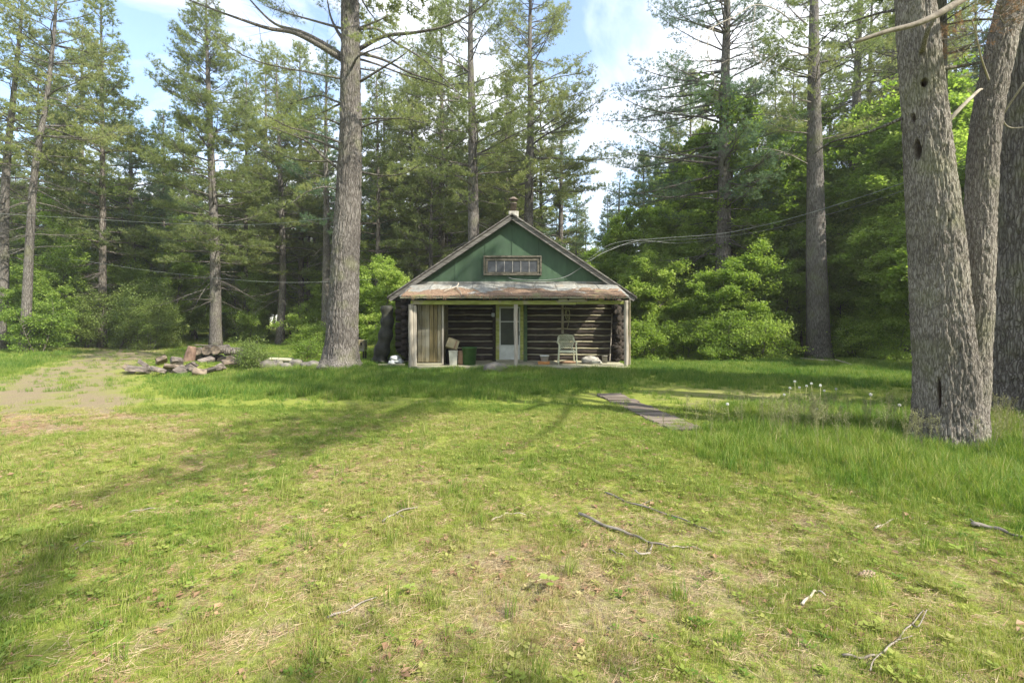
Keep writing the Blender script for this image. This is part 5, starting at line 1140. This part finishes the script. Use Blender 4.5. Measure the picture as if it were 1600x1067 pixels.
# dandelion clocks at the edge of the long grass
for q, (a, b_, h) in enumerate([(1231, 622, .42), (1243, 616, .45), (1258, 622, .42), (1270, 612, .40), (1282, 607, .42), (1256, 632, .36), (1228, 634, .30), (1281, 620, .36), (1294, 628, .40), (1306, 614, .34), (1403, 640, .42), (1360, 650, .42), (1275, 680, .34), (1140, 680, .3)]):
    Y_ = 8.6 if q not in (10, 11, 12, 13) else 7.0
    h *= random.uniform(.75, 1.15); lx, ly = random.uniform(-.06, .06), random.uniform(-.06, .06)
    x, y = XY(a, Y_); z = gz1(x, y); top = CH+(HZ-b_+22)/F*Y_ if False else z+h
    t_ = thing('dandelion', 'dandelion clock on a tall thin stem in the long grass left of the twin trunks', 'dandelion', (x, y, z), 'dandelion clocks left of the twin trunks')
    g_ = Geo(); add_tube(g_, [(x, y, z), (x+lx*.35, y+ly*.35, z+h*.5), (x+lx, y+ly, z+h)], .003, n=5); g_.build('stem', M['rope'], t_)
    g_ = Geo(); n = 90; d = unit(rng.normal(size=(n, 3))); c = np.array([x+lx, y+ly, z+h]); cones(g_, c+d*.020, c+d*.003, .0035); cones(g_, c+d*.015, c+d*.023, .005)
    g_.build('seed_head', M['fluff'], t_, smooth=False)

# ------------------------------------------------------------------ grass: clumps of blades instanced over the lawn
hid = bpy.data.collections.new('grass_sources')
def clump(name, nb, h, rad, w, seed, lean=.35, m='grass', heads=0, dryf=0.0):
    rg_ = np.random.default_rng(seed); g_ = Geo()
    a = rg_.uniform(0, 2*np.pi, nb); r = rad*np.sqrt(rg_.random(nb)); O = np.stack([r*np.cos(a), r*np.sin(a), np.full(nb, -.01)], -1)
    H = h*rg_.uniform(.45, 1.1, nb); la = rg_.uniform(0, 2*np.pi, nb); ld = np.stack([np.cos(la), np.sin(la), np.zeros(nb)], -1)*(np.abs(rg_.normal(0, lean, nb))+.08)[:, None]
    sd = np.stack([-np.sin(la+.6), np.cos(la+.6), np.zeros(nb)], -1)*w*.5
    up_ = np.array([0, 0, 1.]); p1 = O+(up_*.55+ld*.30)*H[:, None]; p2 = O+(up_*.95+ld*.95)*H[:, None]*np.array([1, 1, .95])
    V = np.stack([O-sd, O+sd, p1-sd*.85, p1+sd*.85, p2], 1).reshape(-1, 3); b_ = np.arange(nb)[:, None]*5
    g_.add(V, np.concatenate([b_+[0, 1, 3], b_+[0, 3, 2], b_+[2, 3, 4]]), None, None, np.repeat(np.where(rg_.random(nb) < dryf, 1.6, rg_.uniform(.1, .9, nb)), 5))
    me = g_.mesh(name, M[m], smooth=False); me.materials.append(M['seed'])
    if heads:
        g2 = Geo(); g2.add(np.concatenate(g_.V), g_.T[0], None, None, np.concatenate(g_.TI)); nf0 = len(g_.T[0])
        for q in range(heads):
            hh_ = h*rg_.uniform(1.3, 2.0); dx, dy = rg_.normal(0, .12, 2)*hh_; p = curve([(0, 0, 0), (dx*.25, dy*.25, hh_*.55), (dx, dy, hh_)], 4)
            n0 = g2.n; A_ = p[:-1]; B_ = p[1:]; cones(g2, A_, B_+(B_-A_)*.05, .0022, .55)
            for u in rg_.uniform(.72, 1, 16):
                o = p[-1]*u+np.array([0, 0, 0]); i_ = u*(len(p)-1); o = p[int(i_)]+(p[min(int(i_)+1, len(p)-1)]-p[int(i_)])*(i_-int(i_))
                d = rg_.normal(0, .016, 3)+np.array([0, 0, .012]); cones(g2, [o], [o+d], .0012, .55); cones(g2, [o+d*.8], [o+d*1.5], .0028, .95)
        nseed = sum(len(x) for x in g2.T)-nf0
        me = g2.mesh(name, M[m], smooth=False); me.materials.append(M['seed'])
        mi = np.zeros(len(me.polygons), np.int32); mi[nf0:] = 1; me.polygons.foreach_set('material_index', mi)
    o = bpy.data.objects.new(name, me); hid.objects.link(o); return o
SRC = [('clump_a', 20, .055, .035, .0028, .6), ('clump_b', 16, .08, .03, .003, .45), ('clump_c', 24, .20, .045, .0042, .32), ('clump_d', 22, .26, .06, .0048, .30), ('clump_e', 40, .12, .12, .0060, .45), ('clump_f', 44, .25, .16, .0080, .32), ('clump_g', 10, .26, .04, .004, .3)]
for q, (nm, nb2, h, rad, w, ln) in enumerate(SRC): clump(nm, nb2, h, rad, w, 500+q, ln, heads=4 if nm == 'clump_g' else 0, dryf=.10)
def straw_src(name, seed):
    rg_ = np.random.default_rng(seed); g_ = Geo(); n = 26; O = np.stack([rg_.normal(0, .05, n), rg_.normal(0, .05, n), rg_.uniform(.002, .012, n)], -1); a = rg_.uniform(0, 6.28, n)
    cones(g_, O, O+np.stack([np.cos(a), np.sin(a), rg_.normal(0, .12, n)], -1)*rg_.uniform(.025, .075, n)[:, None], .0011, rg_.uniform(0, 1))
    o = bpy.data.objects.new(name, g_.mesh(name, M['straw'], smooth=False)); hid.objects.link(o)
straw_src('clump_h', 1); straw_src('clump_i', 2)
def weed_src(name, seed):
    rg_ = np.random.default_rng(seed); g_ = Geo()
    for q in range(9):
        a = rg_.uniform(0, 6.28); r = rg_.uniform(.01, .05); z = rg_.uniform(.015, .045); o = np.array([r*math.cos(a), r*math.sin(a), z]); l = rg_.uniform(.010, .022); d = np.array([math.cos(a), math.sin(a), .3]); w_ = np.array([-math.sin(a), math.cos(a), .1])
        g_.add([o-d*l, o+w_*l*.7, o+d*l, o-w_*l*.7], None, [[0, 1, 2, 3]], None, .6); cones(g_, [[0, 0, 0]], [o-d*l], .001, .4)
    o = bpy.data.objects.new(name, g_.mesh(name, M['grass'], smooth=False)); hid.objects.link(o)
weed_src('clump_j', 3)
def litter_src(name, seed):
    rg_ = np.random.default_rng(seed); g_ = Geo()
    for q in range(4):
        o = np.array([rg_.normal(0, .05), rg_.normal(0, .05), rg_.uniform(.008, .02)]); a = rg_.uniform(0, 6.28); l = rg_.uniform(.012, .026); d = np.array([math.cos(a), math.sin(a), rg_.normal(0, .3)]); w_ = np.array([-math.sin(a), math.cos(a), rg_.normal(0, .3)])
        g_.add([o-d*l, o+w_*l*.6+[0, 0, .006], o+d*l, o-w_*l*.6+[0, 0, .006]], [[0, 1, 2], [0, 2, 3]], None, None, .5)
        p0 = o+rg_.normal(0, .02, 3)*[1, 1, 0]; cones(g_, [p0], [p0+d*.07], .0022)
    o = bpy.data.objects.new(name, g_.mesh(name, M['straw'], smooth=False)); hid.objects.link(o)
litter_src('clump_k', 8)
gn = bpy.data.node_groups.new('spread_clumps', 'GeometryNodeTree')
gn.interface.new_socket('Geometry', in_out='INPUT', socket_type='NodeSocketGeometry'); gn.interface.new_socket('Geometry', in_out='OUTPUT', socket_type='NodeSocketGeometry')
gi = gn.nodes.new('NodeGroupInput'); go = gn.nodes.new('NodeGroupOutput')
ci = gn.nodes.new('GeometryNodeCollectionInfo'); ci.inputs['Collection'].default_value = hid; ci.inputs['Separate Children'].default_value = True; ci.inputs['Reset Children'].default_value = True
ip = gn.nodes.new('GeometryNodeInstanceOnPoints'); ip.inputs['Pick Instance'].default_value = True
def na(nm, ty):
    n = gn.nodes.new('GeometryNodeInputNamedAttribute'); n.data_type = ty; n.inputs['Name'].default_value = nm; return n.outputs['Attribute']
gn.links.new(gi.outputs[0], ip.inputs['Points']); gn.links.new(ci.outputs[0], ip.inputs['Instance']); gn.links.new(na('pick', 'INT'), ip.inputs['Instance Index'])
er = gn.nodes.new('FunctionNodeEulerToRotation'); gn.links.new(na('rot', 'FLOAT_VECTOR'), er.inputs[0]); gn.links.new(er.outputs[0], ip.inputs['Rotation'])
gn.links.new(na('scl', 'FLOAT_VECTOR'), ip.inputs['Scale']); gn.links.new(ip.outputs[0], go.inputs[0])
def spread(name, X_, Y_, pick, scl, tint, kind='stuff', z=None):
    n = len(X_); me = bpy.data.meshes.new(name); me.vertices.add(n)
    Z_ = gz(X_, Y_) if z is None else z
    me.vertices.foreach_set('co', np.stack([X_, Y_, Z_], -1).astype(np.float32).ravel())
    rot = np.stack([rng.normal(0, .08, n), rng.normal(0, .08, n), rng.uniform(0, 6.28, n)], -1)
    for nm, ty, v in (('rot', 'FLOAT_VECTOR', rot), ('scl', 'FLOAT_VECTOR', np.repeat(scl[:, None], 3, 1) if scl.ndim == 1 else scl)):
        at = me.attributes.new(nm, ty, 'POINT'); at.data.foreach_set('vector', v.astype(np.float32).ravel())
    at = me.attributes.new('pick', 'INT', 'POINT'); at.data.foreach_set('value', pick.astype(np.int32))
    at = me.attributes.new('itint', 'FLOAT', 'POINT'); at.data.foreach_set('value', np.clip(tint, 0, 1).astype(np.float32))
    o = bpy.data.objects.new(name, me); C.objects.link(o); md = o.modifiers.new('spread', 'NODES'); md.node_group = gn; tag(o, kind=kind)
    return o
def wedge(n, y0, y1, m=1.15):                                  # random lawn positions, even per square metre
    y = np.sqrt(rng.uniform(y0*y0, y1*y1, n)); return rng.uniform(-1, 1, n)*(y*m+.6), y
def clear(x, y):                                               # keep clumps off the cabin, boardwalk and trunks
    k = ~((np.abs(x-.2) < 3.75) & (y > YF-.18) & (y < 18)) & ~((np.abs(x) < 4.2) & (y > 17.8) & (y < 25.3))
    d, _ = seg_dist(x, y, np.array([pa, pb])); k &= (d > .27) | (rng.random(len(x)) < .10+.5*sst(7.6, 6.6, y))
    k &= np.hypot(x-5.5, y-6.15) > .45; k &= np.hypot(x-bp_loc[0], y-16.2) > .75; k &= np.hypot(x-8.3, y-7.6) > .8
    return k
# thin short turf everywhere
x, y = wedge(175000, 1.6, 8.8); gr = green_mask(x, y); dm = dirt_mask(x, y); fine = fbm(x*4.5, y*4.5, 2.0)
k = (rng.random(len(x)) < np.clip((gr*1.1+(fine-.5)*2.1)+.20, .05, 1)*(1-.8*dm)) & clear(x, y); x, y, gr, fine = x[k], y[k], gr[k], fine[k]
spread('short_grass', x, y, np.where(rng.random(len(x)) < .03, 9, np.where(rng.random(len(x)) < .62, 0, 1)), rng.uniform(.45, 1.1, len(x))*(.40+.95*fine)*(.75+.5*gr), .60+.3*(.5-gr)+.5*(fbm(x*.8, y*.8, 5)-.5)+rng.normal(0, .10, len(x)))
x, y = wedge(30000, 8.0, 46); 
k = (rng.random(len(x)) < np.clip((1-.9*dirt_mask(x, y))*.9, 0, 1)) & clear(x, y) & (rng.random(len(x)) < np.interp(y, [8, 20, 46], [1, .8, .5])); x, y = x[k], y[k]
spread('far_grass', x, y, np.full(len(x), 4), rng.uniform(.5, 1.2, len(x)), .45+.5*(fbm(x*.5, y*.5, 5)-.5)+rng.normal(0, .1, len(x)))
x, y = wedge(26000, 8.4, 18.5); xx2, yy2 = wedge(26000, 14, 44); x = np.concatenate([x, xx2]); y = np.concatenate([y, yy2]); sm = np.maximum(strip_mask(x, y), right_mask(x, y))
k = (rng.random(len(x)) < sm) & clear(x, y); x, y, sm = x[k], y[k], sm[k]
spread('long_grass', x, y, np.where(rng.random(len(x)) < .5, 5, 3), rng.uniform(.5, 1.0, len(x))*(.35+.65*sm)*(.55+.9*fbm(x*1.1, y*1.1, 3))*np.interp(y, [8, 14, 30], [.85, 1, 1.1]), .26+.5*(fbm(x*.6, y*.6, 9)-.5)+rng.normal(0, .1, len(x))+.12*sst(18, 28, y))
x, y = wedge(52000, 2.6, 9.8, 1.2); k = (x > .6); x, y = x[k], y[k]; rm = right_mask(x, y)
k = (rng.random(len(x)) < rm**1.5) & clear(x, y); x, y, rm = x[k], y[k], rm[k]
spread('meadow_grass', x, y, np.where(rng.random(len(x)) < .6, 2, 3), rng.uniform(.35, 1.05, len(x))*(.25+.75*rm)*(.6+.8*fbm(x*1.8, y*1.8, 3)), .38+.45*(fbm(x*.9, y*.9, 9)-.5)+rng.normal(0, .1, len(x)))
# tufts with seed heads by the twin trunks
x = np.concatenate([rng.uniform(3.2, 7.2, 130), rng.uniform(1.4, 4.4, 30)]); y = np.concatenate([rng.uniform(5.3, 7.0, 130), rng.uniform(6.0, 7.2, 30)]); k = (right_mask(x, y) > .3) & clear(x, y); x, y = x[k], y[k]
spread('seeding_grass', x, y, np.full(len(x), 6), rng.uniform(.7, 1.15, len(x)), .5+rng.normal(0, .12, len(x)))
x, y = wedge(700, 2.0, 7.5); k = clear(x, y); x, y = x[k], y[k]
spread('tall_tufts', x, y, np.where(rng.random(len(x)) < .6, 1, 2), rng.uniform(.45, 1.0, len(x)), .42+rng.normal(0, .1, len(x)))
# needle litter and straw on the thin places
x, y = wedge(14000, 1.6, 8.0); k = (rng.random(len(x)) < 1.05-green_mask(x, y)) & clear(x, y); x, y = x[k], y[k]
spread('fallen_needles', x, y, rng.choice([7, 8], len(x)), rng.uniform(.7, 1.4, len(x)), rng.uniform(0, 1, len(x)))

x, y = wedge(900, 1.8, 8.0); k = clear(x, y); x, y = x[k], y[k]
spread('leaf_litter', x, y, np.full(len(x), 10), rng.uniform(.6, 1.3, len(x)), rng.uniform(0, .6, len(x))**1.5)
x, y = wedge(2600, 1.8, 8.0); k = clear(x, y) & (fbm(x*1.3, y*1.3, 12) > .52); x, y = x[k], y[k]
spread('clover', x, y, np.full(len(x), 9), rng.uniform(.4, .85, len(x)), .35+rng.normal(0, .1, len(x)))

# ------------------------------------------------------------------ thin volume added to lift the dark tones among the trees
hz, t, out = new_mat('haze_lift')
pv = N(t, 'ShaderNodeVolumePrincipled', i_Density=0.0010, i_Anisotropy=0.35); pv.inputs['Color'].default_value = (.97, .97, .95, 1)
t.links.new(pv.outputs[0], out.inputs['Volume'])
g_ = Geo(); box(g_, (0, 110, 13), (720, 420, 34)); o = g_.build('added_haze', hz, smooth=False); tag(o, kind='stuff')
scene.cycles.volume_bounces = 0
